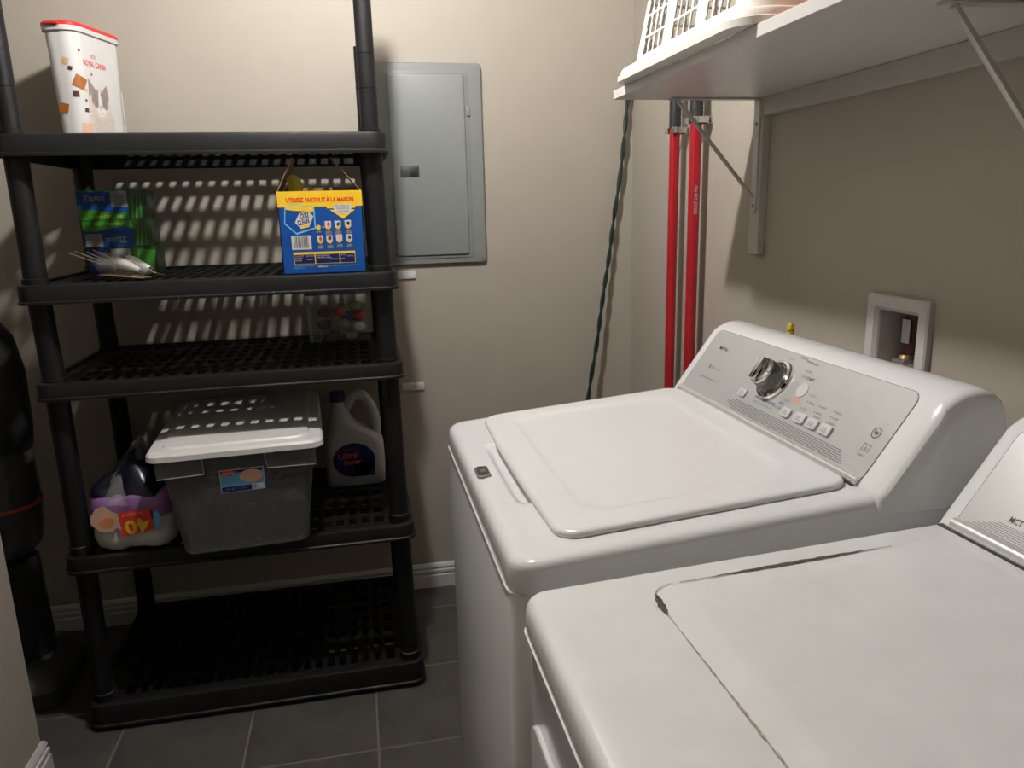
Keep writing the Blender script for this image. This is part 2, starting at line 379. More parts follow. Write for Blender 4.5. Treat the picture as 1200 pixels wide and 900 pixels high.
cprint('brand_lettering', text('MAYTAG', 0.0075, 0.091, 0.114, 0.034, bold=0.02), 'ink')
cprint('model_lettering', merge(quads([[(0.082, 0.064), (0.088, 0.064), (0.088, 0.073), (0.082, 0.073)]]), text('BRAVOS', 0.005, 0.110, 0.068, 0.036)), 'inkgrey')
cprint('small_lettering', merge(quads([ell(0.080, 0.043, 0.003, 0.003, 10)]), text('COMMERCIAL TECHNOLOGY', 0.0032, 0.113, 0.043, 0.055)), 'inkgrey')
# stripes at the foot of the panel
cprint('stripes', quads([rect(0.215 + 0.012 * abs(k - 2.5), 0.585 - 0.003 * k, 0.0105 + k * 0.0036, 0.0121 + k * 0.0036) for k in range(6)]), 'inkgrey')
for u in (0.30, 0.37, 0.41, 0.455, 0.52): cprint('stripe_dot', quads([rect(u, u + 0.006, 0.0095, 0.0125)]), 'button')
cprint('stripe_dot', quads([rect(0.592, 0.604, 0.016, 0.019)]), 'button')
# cycle words around the knob
words = []
for (s, du, dv, wd) in (('POWERWASH', -0.045, 0.030, 0.026), ('BULKY', 0.005, 0.048, 0.012), ('NORMAL', 0.036, 0.056, 0.02), ('WRINKLE', 0.066, 0.052, 0.034), ('DELICATE', 0.070, 0.036, 0.02), ('WOOL', 0.068, 0.024, 0.016), ('RINSE', -0.056, -0.016, 0.014), ('SPIN', 0.056, -0.034, 0.014), ('DRAIN', 0.066, -0.026, 0.016), ('CLEAN WASHER', 0.052, -0.044, 0.03)):
    words.append(text(s, 0.0042, 0.316 + du, 0.092 + dv, wd))
for wd_ in words: cprint('cycle_lettering', wd_, 'inkgrey')
cprint('start_lettering', merge(text('START', 0.006, 0.402, 0.116, 0.022, bold=0.01), text('>II', 0.006, 0.402, 0.093, 0.010)), 'ink')
cprint('cancel_mark', quads([ell(0.402, 0.073, 0.012, 0.0045, 14)]), 'inkpink'); cprint('cancel_mark', quads([ell(0.243, 0.083, 0.009, 0.004, 12)]), 'inkpink')
cprint('status_bar', quads([rect(0.292, 0.360, 0.048, 0.0535)]), 'inkblue')
cprint('status_lettering', text('SENSING  FILL  WASH  RINSE  SPIN', 0.0036, 0.326, 0.0415, 0.066), 'inkgrey')
rows = []
for (u, v, s) in ((0.436, 0.091, 'HOT'), (0.441, 0.078, 'WARM'), (0.436, 0.064, 'COOL'), (0.430, 0.062, ''), (0.474, 0.079, 'HEAVY'), (0.472, 0.067, 'NORMAL'), (0.476, 0.060, 'LIGHT'), (0.512, 0.080, 'HIGH'), (0.513, 0.070, 'LOW'), (0.512, 0.060, 'NO SPIN')):
    if s: rows.append(merge(quads([ell(u - 0.009, v, 0.0012, 0.0015, 8)]), text(s, 0.0036, u + 0.003, v, 0.015)))
cprint('option_lettering', merge(*rows), 'inkgrey')
cprint('round_mark', merge((ell(0.609, 0.075, 0.009, 0.009, 24) + ell(0.609, 0.075, 0.0075, 0.0075, 24), [(i, (i + 1) % 24, 24 + (i + 1) % 24, 24 + i) for i in range(24)]), text('hp', 0.008, 0.609, 0.075, 0.010, shear=0.3, bold=0.03)), 'ink')
cprint('certification_mark', merge(quads([rect(0.601, 0.617, 0.054, 0.0552), rect(0.601, 0.6022, 0.042, 0.055), rect(0.6158, 0.617, 0.042, 0.055)]), text('A', 0.008, 0.609, 0.047, 0.008), text('ENERGY', 0.003, 0.609, 0.036, 0.016)), 'inkgrey')
for (u, v, wd, hh, r) in ((0.252, 0.046, 0.024, 0.016, 0.004), (0.402, 0.046, 0.026, 0.017, 0.004), (0.443, 0.047, 0.028, 0.018, 0.004), (0.478, 0.047, 0.028, 0.018, 0.004), (0.514, 0.047, 0.028, 0.018, 0.004)):
    bt = cplate('button', u - wd / 2, u + wd / 2, v - hh / 2, v + hh / 2, r, 0.001, 0.0058, 'button', wash, bevel=0.0012)
    build('button_print', B().mapped(text('SOIL\nLEVEL', 0.008, u, v - 0.001, wd * 0.55), lambda a, c: CM(a, c, 0.0061)), 'inkgrey', bt, smooth=False)
build('button', B().prism(ell(0.402, 0.093, 0.0135, 0.0135, 28), lambda u, v: CM(u, v, 0.001), lambda u, v: CM(u, v, 0.0024)), 'button', wash)
build('button', B().prism(ell(0.252, 0.098, 0.011, 0.011, 28), lambda u, v: CM(u, v, 0.001), lambda u, v: CM(u, v, 0.0024)), 'button', wash)
# knob
KT = Matrix(((0, CDX, -CDZ, 0), (-1, 0, 0, 0), (0, CDZ, CDX, 0), (0, 0, 0, 1)))
KT.translation = CM(0.316, 0.092)
kn = build('knob', B().lathe([(0.0, 0.0), (0.030, 0.0), (0.0285, 0.012), (0.027, 0.030), (0.0255, 0.036), (0.021, 0.040), (0.012, 0.0385), (0, 0.038)], KT, 36), 'darkchrome', wash)
build('knob_ring', B().lathe([(0.030, 0.001), (0.040, 0.001), (0.041, 0.004), (0.039, 0.008), (0.034, 0.009), (0.030, 0.006)], KT, 40), 'chrome', kn)
g = [(-0.0075, -0.024), (0.0075, -0.024), (0.0085, 0.0), (0.0075, 0.024), (-0.0075, 0.024), (-0.0085, 0.0)]
build('knob_grip', B().prism(g, lambda u, v: KT @ Vector((u, v, 0.037)), lambda u, v: KT @ Vector((u * 0.6, v * 0.92, 0.050))), 'chrome', kn, bevel=0.0015)
build('knob_face', B().lathe([(0.014, 0.0395), (0.0205, 0.0407), (0.0255, 0.0375), (0.0262, 0.034)], KT, 36), 'chrome', kn)

# ================================================================== DRYER
D0, D1 = 0.105, 0.795
dry = thing('clothes_dryer', 'white clothes dryer with worn grimy top, in front of the washer', 'dryer', ((WX0 + WX1) / 2, (D0 + D1) / 2, 0))
build('cabinet', B().loft([rr(WX0 + 0.006 + i, WX1 - 0.01 - i, D0 + 0.006 + i, D1 - 0.006 - i, 0.02, z, 6) for z, i in ((0.025, 0.02), (0.03, 0.002), (0.04, 0), (0.878, 0), (0.880, 0.004))]), 'enamel', dry)
for fx in (WX0 + 0.06, WX1 - 0.08):
    for fy in (D0 + 0.06, D1 - 0.06):
        build('foot', B().lathe([(0.02, 0), (0.022, 0.004), (0.018, 0.012), (0.01, 0.014), (0.01, 0.03)], Matrix.Translation((fx, fy, 0)), 14), 'blackgrip', dry)
def dtop(x, y): return 0.919 + (x - 0.17) * 0.046
GX0, GX1, GY0, GY1 = 0.305, 0.70, 0.15, 0.752     # embossed field
def emb(x, y):
    d = min(x - GX0, GX1 + 0.05 - x, y - GY0, GY1 - y)
    if d <= 0: return 0.0
    t = min(1, d / 0.030); return -0.0035 * (1 - t) - 0.0 + 0.001 * t if d > 0.0015 else -0.0005
rings = []
for inset, dz, k in ((0.0, 0.884, 0), (-0.001, 0.887, 0), (-0.001, 0.898, 0), (0.0, None, -0.011), (0.0022, None, -0.005), (0.006, None, -0.0016), (0.012, None, -0.0003), (0.026, None, 0.0)):
    zf = (lambda x, y, d=dz: d) if dz is not None else (lambda x, y, k=k: dtop(x, y) + k)
    rings.append(rr(WX0 + inset, WX1 - inset, D0 + inset, D1 - inset, max(0.030 - inset, 0.006), zf, 6, 8))
build('top_cover', B().loft(rings, True, True), 'enamel_worn', dry, angle=50)
er = []
for inset, k, r in ((0.0, 0.0002, 0.03), (0.003, -0.0010 + 0.0016, 0.03), (0.012, 0.0010, 0.03), (0.028, 0.0048, 0.03), (0.036, 0.0056, 0.03), (0.06, 0.0058, 0.03)):
    er.append(rr(GX0 + inset, GX1 - inset, GY0 + inset, GY1 - inset, r, lambda x, y, k=k: dtop(x, y) + k, 8, 4))
fld = build('top_panel', B().loft(er, False, True), 'enamel_worn', dry, angle=60)
def streak(name, pts, wid, m, jit=0.0):
    rnd = random.Random(3); L, Rr = [], []
    n = len(pts)
    for i, (px, py) in enumerate(pts):
        a = Vector(pts[max(i - 1, 0)]); c = Vector(pts[min(i + 1, n - 1)]); t = (c - a).normalized(); nn = Vector((-t.y, t.x))
        wd = wid(i / (n - 1)) * (1 + rnd.uniform(-jit, jit)) / 2
        for lst, s in ((L, 1), (Rr, -1)):
            q = Vector((px, py)) + nn * wd * s; lst.append(Vector((q.x, q.y, dtop(q.x, q.y) + 0.0016)))
    return build(name, B().add(L + Rr, [(i, i + 1, n + i + 1, n + i) for i in range(n - 1)]), m, dry)
far = [(0.345 + (0.625 - 0.345) * t / 40, GY1 - 0.0005 + 0.0006 * math.sin(t * 1.7)) for t in range(41)]
streak('grime_crack', far, lambda t: 0.0010 + 0.0056 * max(0, math.sin(math.pi * min(1, (t - 0.1) / 0.85))) ** 1.2 if t > 0.1 else 0.0014, 'grime', 0.2)
cor = [(GX0 + 0.030 - 0.030 * math.sin(math.radians(90 * t / 20)), GY1 - 0.030 + 0.030 * math.cos(math.radians(90 * t / 20))) for t in range(21)]
streak('grime_line', cor, lambda t: 0.0014, 'grimelight', 0.6)
streak('grime_chip', [(GX0 + 0.004 - 0.004 * math.sin(t / 12 * math.pi * .5), GY1 - 0.016 - 0.045 * t / 12) for t in range(13)], lambda t: 0.0008 + 0.008 * math.sin(math.pi * t), 'grime', 0.25)
streak('grime_line', [(GX0 + 0.0004 * math.sin(t * 1.9), GY1 - 0.06 - 0.5 * t / 90) for t in range(91)], lambda t: 0.0006 + 0.0011 * min(1, max(0, t * 3 - 0.1)), 'grimelight', 0.8)
build('seam', B().loft([rr(WX0 + 0.006, WX1 - 0.009, D0 + 0.007, D1 - 0.007, 0.02, z, 6) for z in (0.8785, 0.8843)]), 'seam', dry)
# bright metal lip under the top cover and the loading door
build('top_lip', B().loft([rr(WX0 - 0.0028 + i, WX1 - 0.02, D0 + 0.004 + i, D1 - 0.004 - i, 0.022, z, 6) for z, i in ((0.8748, 0.003), (0.8765, 0.0005), (0.879, 0.0005), (0.8805, 0.003))]), 'enamel', dry)
dr_ = [(p.x, p.y) for p in rr(D0 + 0.075, D1 - 0.03, 0.20, 0.775, 0.035, 0, 8)]
door = build('door', B().prism(dr_, lambda u, v: (WX0 + 0.010, u, v), lambda u, v: (WX0 + 0.0005, u, v)), 'enamel', dry, bevel=0.003, seg=3)
build('door_handle', B().prism([(p.x, p.y) for p in rr(0.62, 0.66, 0.40, 0.58, 0.018, 0, 6)], lambda u, v: (WX0 + 0.001, u, v), lambda u, v: (WX0 - 0.005, u, v)), 'silver', door, bevel=0.002)
dcon = console(dry, 0.730, 0.950, D0, D1 - 0.001, 0.885, 'enamel')
def DM(u, v, e=0.0): return Vector((0.730 + CDX * v - CDZ * e, 0.79 - u, 0.950 + CDZ * v + CDX * e))
cplate('panel_edge', 0.0187, 0.6613, -0.004, 0.1533, 0.018, -0.004, 0.0005, 'ink', dcon, DM)
dpan = cplate('control_panel', 0.020, 0.660, -0.002, 0.152, 0.017, -0.003, 0.0011, 'silver', dry, DM)
build('panel_lip', B().tube([DM(0.021, 0.001, 0.0005), DM(0.659, 0.001, 0.0005)], 0.0095, 14), 'silver2', dry)
build('shadow_gap', B().box(0.7195, 0.731, 0.13, 0.786, dtop(0.72, 0) - 0.002, dtop(0.72, 0) + 0.0012), 'seam', dry)
cprint('stripes', quads([rect(0.035 + 0.006 * k, 0.60, 0.0105 + k * 0.0028, 0.0113 + k * 0.0028) for k in range(7)]), 'inkgrey', dpan, DM)
cprint('lettering', merge(text('MCT', 0.0085, 0.090, 0.037, 0.018, bold=0.02), text('- MOISTURE CONTROL', 0.0055, 0.148, 0.036, 0.085)), 'ink', dpan, DM)
DK = KT.copy(); DK.translation = DM(0.36, 0.085)
dk = build('knob', B().lathe([(0.0, 0.0), (0.030, 0.0), (0.0285, 0.012), (0.027, 0.030), (0.0255, 0.036), (0.021, 0.040), (0.012, 0.0385), (0, 0.038)], DK, 36), 'darkchrome', dry)
build('knob_ring', B().lathe([(0.030, 0.001), (0.040, 0.001), (0.041, 0.004), (0.039, 0.008), (0.034, 0.009), (0.030, 0.006)], DK, 40), 'chrome', dk)

# ================================================================== WALL SHELF
SZ = 1.594
ws = thing('wall_shelf', 'white laminate wall shelf on grey steel brackets above the washer and dryer', 'shelf', (XR, 0.6, SZ))
build('shelf_board', B().box(0.596, 0.959, -0.55, 1.722, SZ, SZ + 0.019), 'shelfboard', ws, bevel=0.0008, seg=1)
build('wall_cleat', B().box(0.940, 0.9595, -0.55, 1.668, SZ - 0.040, SZ - 0.0005), 'cleat', ws, bevel=0.001, seg=1)
build('wall_cleat', B().box(0.940, 0.9595, 1.669, 1.712, 1.238, SZ - 0.0005), 'cleat', ws, bevel=0.001, seg=1)
build('wall_cleat', B().box(0.9405, 0.9595, 0.850, 0.890, 1.238, SZ - 0.042), 'cleat', ws, bevel=0.001, seg=1)
for yb_ in (1.690, 0.870):
    br = build('bracket', B().box(0.722, 0.939, yb_ - 0.011, yb_ + 0.011, SZ - 0.0035, SZ - 0.0005).prism([(p.x, p.y) for p in rr(yb_ - 0.011, yb_ + 0.011, 1.335, SZ - 0.001, 0.0105, 0, 6)], lambda u, v: (0.9395, u, v), lambda u, v: (0.9355, u, v)), 'bracket', ws)
    P0, P1 = Vector((0.728, yb_, SZ - 0.005)), Vector((0.934, yb_, 1.372))
    P2 = Vector((0.740, yb_, SZ - 0.008))
    d = (P1 - P2).normalized(); n_ = Vector((-d.z, 0, d.x))
    def bar(u, v, e): return P2 + d * u + Vector((0, 1, 0)) * v + n_ * e
    L_ = (P1 - P2).length
    build('brace', B().prism([(-0.01, -0.0045), (L_, -0.0045), (L_, 0.0045), (-0.01, 0.0045)], lambda u, v: bar(u, v, -0.0035), lambda u, v: bar(u, v, 0.0035)), 'bracket', br, bevel=0.001)
    for z in (1.352, 1.537):
        build('screw', B().lathe([(0.0, 0), (0.0045, 0), (0.004, 0.002), (0.0, 0.003)], Matrix.Translation((0.9355, yb_, z)) @ Matrix.Rotation(-math.pi / 2, 4, 'Y'), 12), 'inkgrey', br)
    build('screw', B().lathe([(0.0, 0), (0.004, 0), (0.004, -0.006), (0.0, -0.006)], Matrix.Translation((0.735, yb_, SZ - 0.003)), 10), 'bracket', br)

# ------------------------------------------------------------------ basket on the shelf, upside down
BZ = SZ + 0.0195
bk = thing('laundry_basket', 'white slotted plastic laundry basket turned upside down on the wall shelf', 'basket', (0.755, 1.365, BZ))
bx0, bx1, by0, by1 = 0.592, 0.918, 1.105, 1.632
HB = 0.27
NST = 104
def bring(t, z, out=0.0, r=0.06):
    ins = 0.042 * t - out
    return rr(bx0 + ins, bx1 - ins, by0 + ins, by1 - ins, r, z, 10, NST)
levels = [BZ + 0.012 + HB * k / 54 for k in range(55)]
rings = [bring(k / 54, z) for k, z in enumerate(levels)]
npt = len(rings[0])
def hole(p, k):
    h = k * HB / 54
    if h < 0.030 or h > 0.215: return False
    if (h - 0.030) % 0.037 > 0.032: return False
    on_front = p.x < bx0 + 0.045 or p.x > bx1 - 0.045
    c = p.y - (by0 + by1) / 2
    if on_front and abs(c) < 0.205:
        q = (c + 0.205) % 0.1417
        return q < 0.106 and (q % 0.0265) < 0.0205
    if not on_front:
        c = p.x - (bx0 + bx1) / 2
        if abs(c) < 0.115:
            q = (c + 0.115) % 0.12
            return q < 0.106 and (q % 0.0265) < 0.0205
    return False
V = [p for r_ in rings for p in r_]; F = []
for k in range(54):
    for i in range(npt):
        j = (i + 1) % npt
        mid = (rings[k][i] + rings[k][j]) / 2
        if not hole(mid, k + 0.5): F.append((k * npt + i, k * npt + j, (k + 1) * npt + j, (k + 1) * npt + i))
wl = build('basket_wall', B().add(V, F), 'basket', bk, angle=60)
sm = wl.modifiers.new('thickness', 'SOLIDIFY'); sm.thickness = 0.003; sm.offset = -1
b = B().loft([bring(0, BZ + 0.028, 0.0025), bring(0, BZ + 0.026, 0.016), bring(0, BZ + 0.022, 0.020), bring(0, BZ + 0.013, 0.022), bring(0, BZ + 0.011, 0.026), bring(0, BZ, 0.026), bring(0, BZ, -0.004), bring(0, BZ + 0.024, -0.004)], closed=True)
build('basket_rim', b, 'basket', bk, angle=40)
build('basket_base', B().loft([bring(1.0, levels[-1] - 0.001, -0.0005), bring(1.0, levels[-1] + 0.002, -0.0005), bring(1.1, levels[-1] + 0.004)]), 'basket', bk)
# orange bundle beside the basket
def blob(cx, cy, cz, rx, ry, rz, amp, seed, nu=28, nv=16, floor_z=None, pw=0.8):
    rnd = random.Random(seed); ph = [rnd.uniform(0, 6) for _ in range(6)]
    rings = []
    for a in range(nv + 1):
        th = -math.pi / 2 + math.pi * a / nv; ring = []
        for k in range(nu):
            f = 2 * math.pi * k / nu
            sg = lambda v: math.copysign(abs(v) ** pw, v)
            wv = 1 + amp * (math.sin(3 * f + ph[0] + 2 * th) + 0.6 * math.sin(5 * f + ph[1] - 3 * th) + 0.5 * math.sin(7 * th + ph[2] + 2 * f))
            p = Vector((cx + rx * sg(math.cos(th)) * sg(math.cos(f)) * wv, cy + ry * sg(math.cos(th)) * sg(math.sin(f)) * wv, cz + rz * sg(math.sin(th)) * wv))
            if floor_z is not None: p.z = max(p.z, floor_z)
            ring.append(p)
        rings.append(ring)
    return rings
ob = build('orange_bundle', B().loft(blob(0.73, 0.925, BZ + 0.07, 0.125, 0.125, 0.07, 0.035, 5, floor_z=BZ)), 'orange')
tag(ob, 'orange folded cloth bundle on the wall shelf beside the basket', 'cloth')

# ================================================================== RED POLES
for i, (py, ex) in enumerate(((2.117, 0), (1.978, 1))):
    po = thing('broom_pole', ('red pole with black grip clipped to the wall, left of the two, nearer the corner', 'red pole with black grip and white lettering, right of the two, nearer the bracket')[i], 'pole', (0.918, py, 0.12), 'red poles on the wall')
    rad = 0.0145 if i == 0 else 0.0158
    build('shaft', B().lathe([(0, 0.12), (rad, 0.12), (rad, 1.575), (0, 1.575)], Matrix.Translation((0.918, py, 0)), 20), 'red', po)
    build('grip', B().lathe([(0, 1.57), (rad + 0.0015, 1.57), (rad + 0.002, 1.575), (rad + 0.002, 1.77), (rad - 0.002, 1.785), (0, 1.788)], Matrix.Translation((0.918, py, 0)), 20), 'blackgrip', po)
    for q in range(5): build('grip_bump', B().lathe([(0, 0), (0.004, 0.0), (0.0035, 0.003), (0, 0.004)], Matrix.Translation((0.918 + 0.6 * rad, py - 0.9 * rad, 1.584 + q * 0.012)) @ Matrix.Rotation(math.radians(60), 4, 'X'), 8), 'blackgrip', po)
    if i == 1:
        vs, fs = text('GARANT 2.4m PRO', 0.010, 0, 0, 0.075, rot=math.pi / 2)
        build('lettering', B().add([Vector((0.918 + (rad + 0.0004) * math.cos(math.radians(265) - u / rad * -1), py + (rad + 0.0004) * math.sin(math.radians(265) + u / rad), 1.37 + v)) for u, v in vs], fs), 'paper', po, smooth=False)
    cz = 1.565 if i == 0 else 1.578
    cl = thing('wall_clip', ('small steel spring clip holding the red pole nearer the corner', 'small steel spring clip holding the red pole nearer the bracket')[i], 'clip', (XR, py, cz), 'steel pole clips')
    b = B(); b.box(0.953, 0.9598, py - 0.016, py + 0.016, cz - 0.010, cz + 0.010)
    build('clip_base', b, 'steel', cl, bevel=0.001)
    for s in (-1, 1):
        arm = [(0.955, py + s * 0.008), (0.944, py + s * 0.020), (0.930, py + s * (rad + 0.0055)), (0.915, py + s * (rad + 0.0055)), (0.9035, py + s * (rad + 0.001)), (0.898, py + s * (rad + 0.010))]
        bb = B()
        for (ax, ay), (cx_, cy_) in zip(arm[:-1], arm[1:]):
            t = Vector((cx_ - ax, cy_ - ay)).normalized(); n2 = Vector((-t.y, t.x)) * 0.0009
            bb.prism([(ax + n2.x, ay + n2.y), (cx_ + n2.x, cy_ + n2.y), (cx_ - n2.x, cy_ - n2.y), (ax - n2.x, ay - n2.y)], lambda u, v: (u, v, cz - 0.008), lambda u, v: (u, v, cz + 0.008))
        build('clip_arm', bb, 'steel', cl)

# ================================================================== TWISTED CORD
key = [(0.948, 2.552, 1.775), (0.932, 2.547, 1.698), (0.912, 2.543, 1.503), (0.884, 2.54, 1.32), (0.866, 2.535, 1.191), (0.842, 2.525, 1.06), (0.816, 2.515, 0.895), (0.783, 2.505, 0.717), (0.765, 2.50, 0.55), (0.755, 2.50, 0.30), (0.75, 2.50, 0.06)]
def cat(pts, n):
    out = []
    P = [Vector(p) for p in pts]; P = [P[0] * 2 - P[1]] + P + [P[-1] * 2 - P[-2]]
    for i in range(1, len(P) - 2):
        for k in range(n):
            t = k / n; a, b_, c, d_ = P[i - 1:i + 3]
            out.append(0.5 * ((2 * b_) + (-a + c) * t + (2 * a - 5 * b_ + 4 * c - d_) * t * t + (-a + 3 * b_ - 3 * c + d_) * t ** 3))
    out.append(P[-2]); return out
path = cat(key, 24)
cd_ = thing('extension_cord', 'dark green twisted extension cord hanging in the corner behind the washer', 'cord', (0.75, 2.50, 0.055))
for s in (0, 1):
    pp = []
    L = 0.0
    for i, p in enumerate(path):
        if i: L += (path[i] - path[i - 1]).length
        a = L / 0.17 * 2 * math.pi + s * math.pi + 0.7 * math.sin(L * 9)
        pp.append(p + Vector((math.cos(a), math.sin(a), 0)) * 0.0042)
    build('strand', B().tube(pp, 0.0042, 8), 'cord', cd_)
hk = build('wall_hook', B().tube([(0.948, 2.569, 1.770), (0.948, 2.552, 1.768), (0.948, 2.543, 1.773), (0.948, 2.541, 1.785)], 0.003, 8), 'steel')
tag(hk, 'small steel wall hook holding up the green cord in the corner', 'hook')

# ================================================================== ELECTRICAL PANEL
ep = thing('electrical_panel', 'grey metal electrical breaker panel on the back wall beside the shelf unit', 'electrical panel', (0.267, YB, 1.184))
b = B().loft([rr(0.098 + i, 0.436 - i, 1.184 + i, 1.817 - i, 0.012, 0, 4) for i in (0, 0, 0.004)])
def yz(pts, y): return [Vector((p.x, y, p.y)) for p in pts]
b = B().loft([yz(rr(0.098 + i, 0.436 - i, 1.184 + i, 1.817 - i, 0.012, 0, 4), y) for i, y in ((0, YB - 0.0005), (0, YB - 0.012), (0.003, YB - 0.015), (0.020, YB - 0.0165))])
build('cover_plate', b, 'panel', ep)
b = B().loft([yz(rr(0.124 + i, 0.388 - i, 1.204 + i, 1.793 - i, 0.006, 0, 3), y) for i, y in ((0, YB - 0.014), (0, YB - 0.019), (0.009, YB - 0.020), (0.012, YB - 0.0255), (0.014, YB - 0.026))])
dpl = build('panel_door', b, 'panel', ep, angle=25)
build('door_gap', B().box(0.3905, 0.393, YB - 0.0175, YB - 0.014, 1.204, 1.793), 'inkgrey', ep)
hg = build('hinge', B().box(0.384, 0.396, YB - 0.0225, YB - 0.016, 1.655, 1.685), 'panel', dpl, bevel=0.0015)
ht = build('latch', B().box(0.160, 0.221, YB - 0.0275, YB - 0.020, 1.466, 1.503), 'ink', dpl, bevel=0.001)
build('latch_slider', B().box(0.190, 0.214, YB - 0.0305, YB - 0.027, 1.470, 1.498).box(0.201, 0.203, YB - 0.032, YB - 0.030, 1.472, 1.496), 'blackgrip', ht, bevel=0.001)

# small white strips on the wall right of the shelf unit
for i, (x0, x1, z0, z1) in enumerate(((0.132, 0.194, 1.138, 1.163), (0.126, 0.203, 0.752, 0.778))):
    st = build('wall_strip', B().box(x0, x1, YB - 0.007, YB - 0.0002, z0, z1), 'white', bevel=0.001)
    tag(st, ('small white plastic strip on the back wall, just below the breaker panel', 'small white plastic strip with a dark slot on the back wall, lower of the two')[i], 'wall strip', 'white wall strips')
    if i: build('slot', B().box(0.166, 0.170, YB - 0.0078, YB - 0.0068, 0.762, 0.770), 'inkgrey', st)

# ================================================================== WATER OUTLET BOX
wb = thing('outlet_box', 'white recessed laundry water outlet box in the wall above the washer console', 'outlet box', (XR, 1.185, 0.96))
b = B().loft([[Vector((x_, p.x, p.y)) for p in rr(1.105 + i, 1.265 - i, 0.955 + i, 1.188 - i, 0.004, 0, 3)] for x_, i in ((XR - 0.0003, 0), (XR - 0.010, 0.0), (XR - 0.013, 0.003), (XR - 0.013, 0.022), (XR - 0.006, 0.0285), (XR - 0.0003, 0.0285))], closed=True)
build('frame', b, 'boxgrey', wb)
b = B().box(XR + 0.085, XR + 0.088, HY0, HY1, HZ0, HZ1).box(XR - 0.004, XR + 0.085, HY0, HY0 + 0.002, HZ0, HZ1).box(XR - 0.004, XR + 0.085, HY1 - 0.002, HY1, HZ0, HZ1).box(XR - 0.004, XR + 0.085, HY0, HY1, HZ0, HZ0 + 0.002).box(XR - 0.004, XR + 0.085, HY0, HY1, HZ1 - 0.002, HZ1)
build('inner_box', b, 'boxgrey', wb)
build('pipe', B().lathe([(0, 0.99), (0.017, 0.99), (0.017, 1.158), (0, 1.158)], Matrix.Translation((XR + 0.050, 1.208, 0)), 18), 'darkred', wb)
vl = build('valve', B().lathe([(0, 1.035), (0.020, 1.035), (0.022, 1.045), (0.018, 1.058), (0.022, 1.066), (0.016, 1.078), (0, 1.08)], Matrix.Translation((XR + 0.034, 1.200, 0)), 18), 'brass', wb)
build('valve_handle', B().box(XR + 0.004, XR + 0.030, 1.176, 1.206, 1.062, 1.072), 'steel', vl, bevel=0.002)
build('paper_tag', B().box(XR + 0.029, XR + 0.0305, 1.196, 1.216, 1.098, 1.142), 'paper', wb)
yt = build('yellow_clip', B().lathe([(0, 0), (0.006, 0.0), (0.008, 0.006), (0.005, 0.016), (0, 0.018)], Matrix.Translation((0.9545, 1.53, 1.075)), 12), 'yellow')
yt2 = build('clip_stem', B().box(0.953, 0.9599, 1.526, 1.534, 1.05, 1.078), 'yellow', yt)
tag(yt, 'small yellow clip on the wall just above the washer console', 'clip')

# ================================================================== BLACK SHELF UNIT
Y0S, Y1S = 1.972, 2.540
su = thing('shelf_unit', 'black plastic five-tier storage shelf unit with slotted shelves', 'shelf unit', (-0.345, 2.25, 0))
LV = [(1.503, 1.553, -0.795, 0.095), (1.163, 1.210, -0.797, 0.101), (0.927, 0.970, -0.792, 0.104), (0.466, 0.510, -0.792, 0.109), (0.012, 0.078, -0.796, 0.115)]
RIB = [2.515 - 0.072 * k for k in range(8)]
for li, (zb, zt, x0, x1) in enumerate(LV):
    rp = [(0.004, zb), (0.004, zb + 0.006), (0.0, zb + 0.009), (0.0, zt - 0.006), (-0.002, zt - 0.0015), (-0.006, zt), (-0.016, zt), (-0.018, zt - 0.003), (-0.018, zt - 0.016), (-0.010, zt - 0.018), (-0.006, zb + 0.010), (-0.004, zb)]
    b = B().loft([rr(x0 - o, x1 + o, Y0S - o, Y1S + o, 0.035 + o, z, 6) for o, z in rp], closed=True)
    sh = build('shelf', b, 'black', su, angle=40)
    zg = zt - 0.006; gt = 0.010 if li < 2 else 0.017
    g = B()
    xi0, xi1, yi0, yi1 = x0 + 0.017, x1 - 0.017, Y0S + 0.017, Y1S - 0.017
    g.box(xi0, xi0 + 0.065, yi0, yi1, zg - gt, zg).box(xi1 - 0.065, xi1, yi0, yi1, zg - gt, zg)
    g.box(xi0 + 0.065, xi1 - 0.065, yi0, RIB[-1] - 0.013, zg - gt, zg)
    xs = xi0 + 0.065
    nb = int(round((xi1 - xi0 - 0.13) / 0.0345)); pd = (xi1 - xi0 - 0.13) / nb
    for k in range(1, nb):
        g.box(xs + k * pd - 0.0068, xs + k * pd + 0.0068, RIB[-1], yi1, zg - gt + 0.0001, zg)
    for yr in RIB: g.box(xi0 + 0.064, xi1 - 0.064, yr - 0.0125, yr + 0.0125, zg - gt - 0.0002, zg - 0.0004)
    build('shelf_grid', g, 'black', sh, fixn=True)
    # under-shelf ribs
    build('shelf_rib', B().box(xi0, xi1, Y0S + 0.020, Y0S + 0.026, zb + 0.006, zg - 0.004), 'black', sh)
    build('shelf_rib', B().box(xi0, xi1, Y1S - 0.024, Y1S - 0.020, zb + 0.006, zg - 0.004), 'black', sh)
def px(li): return (LV[li][2], LV[li][3])
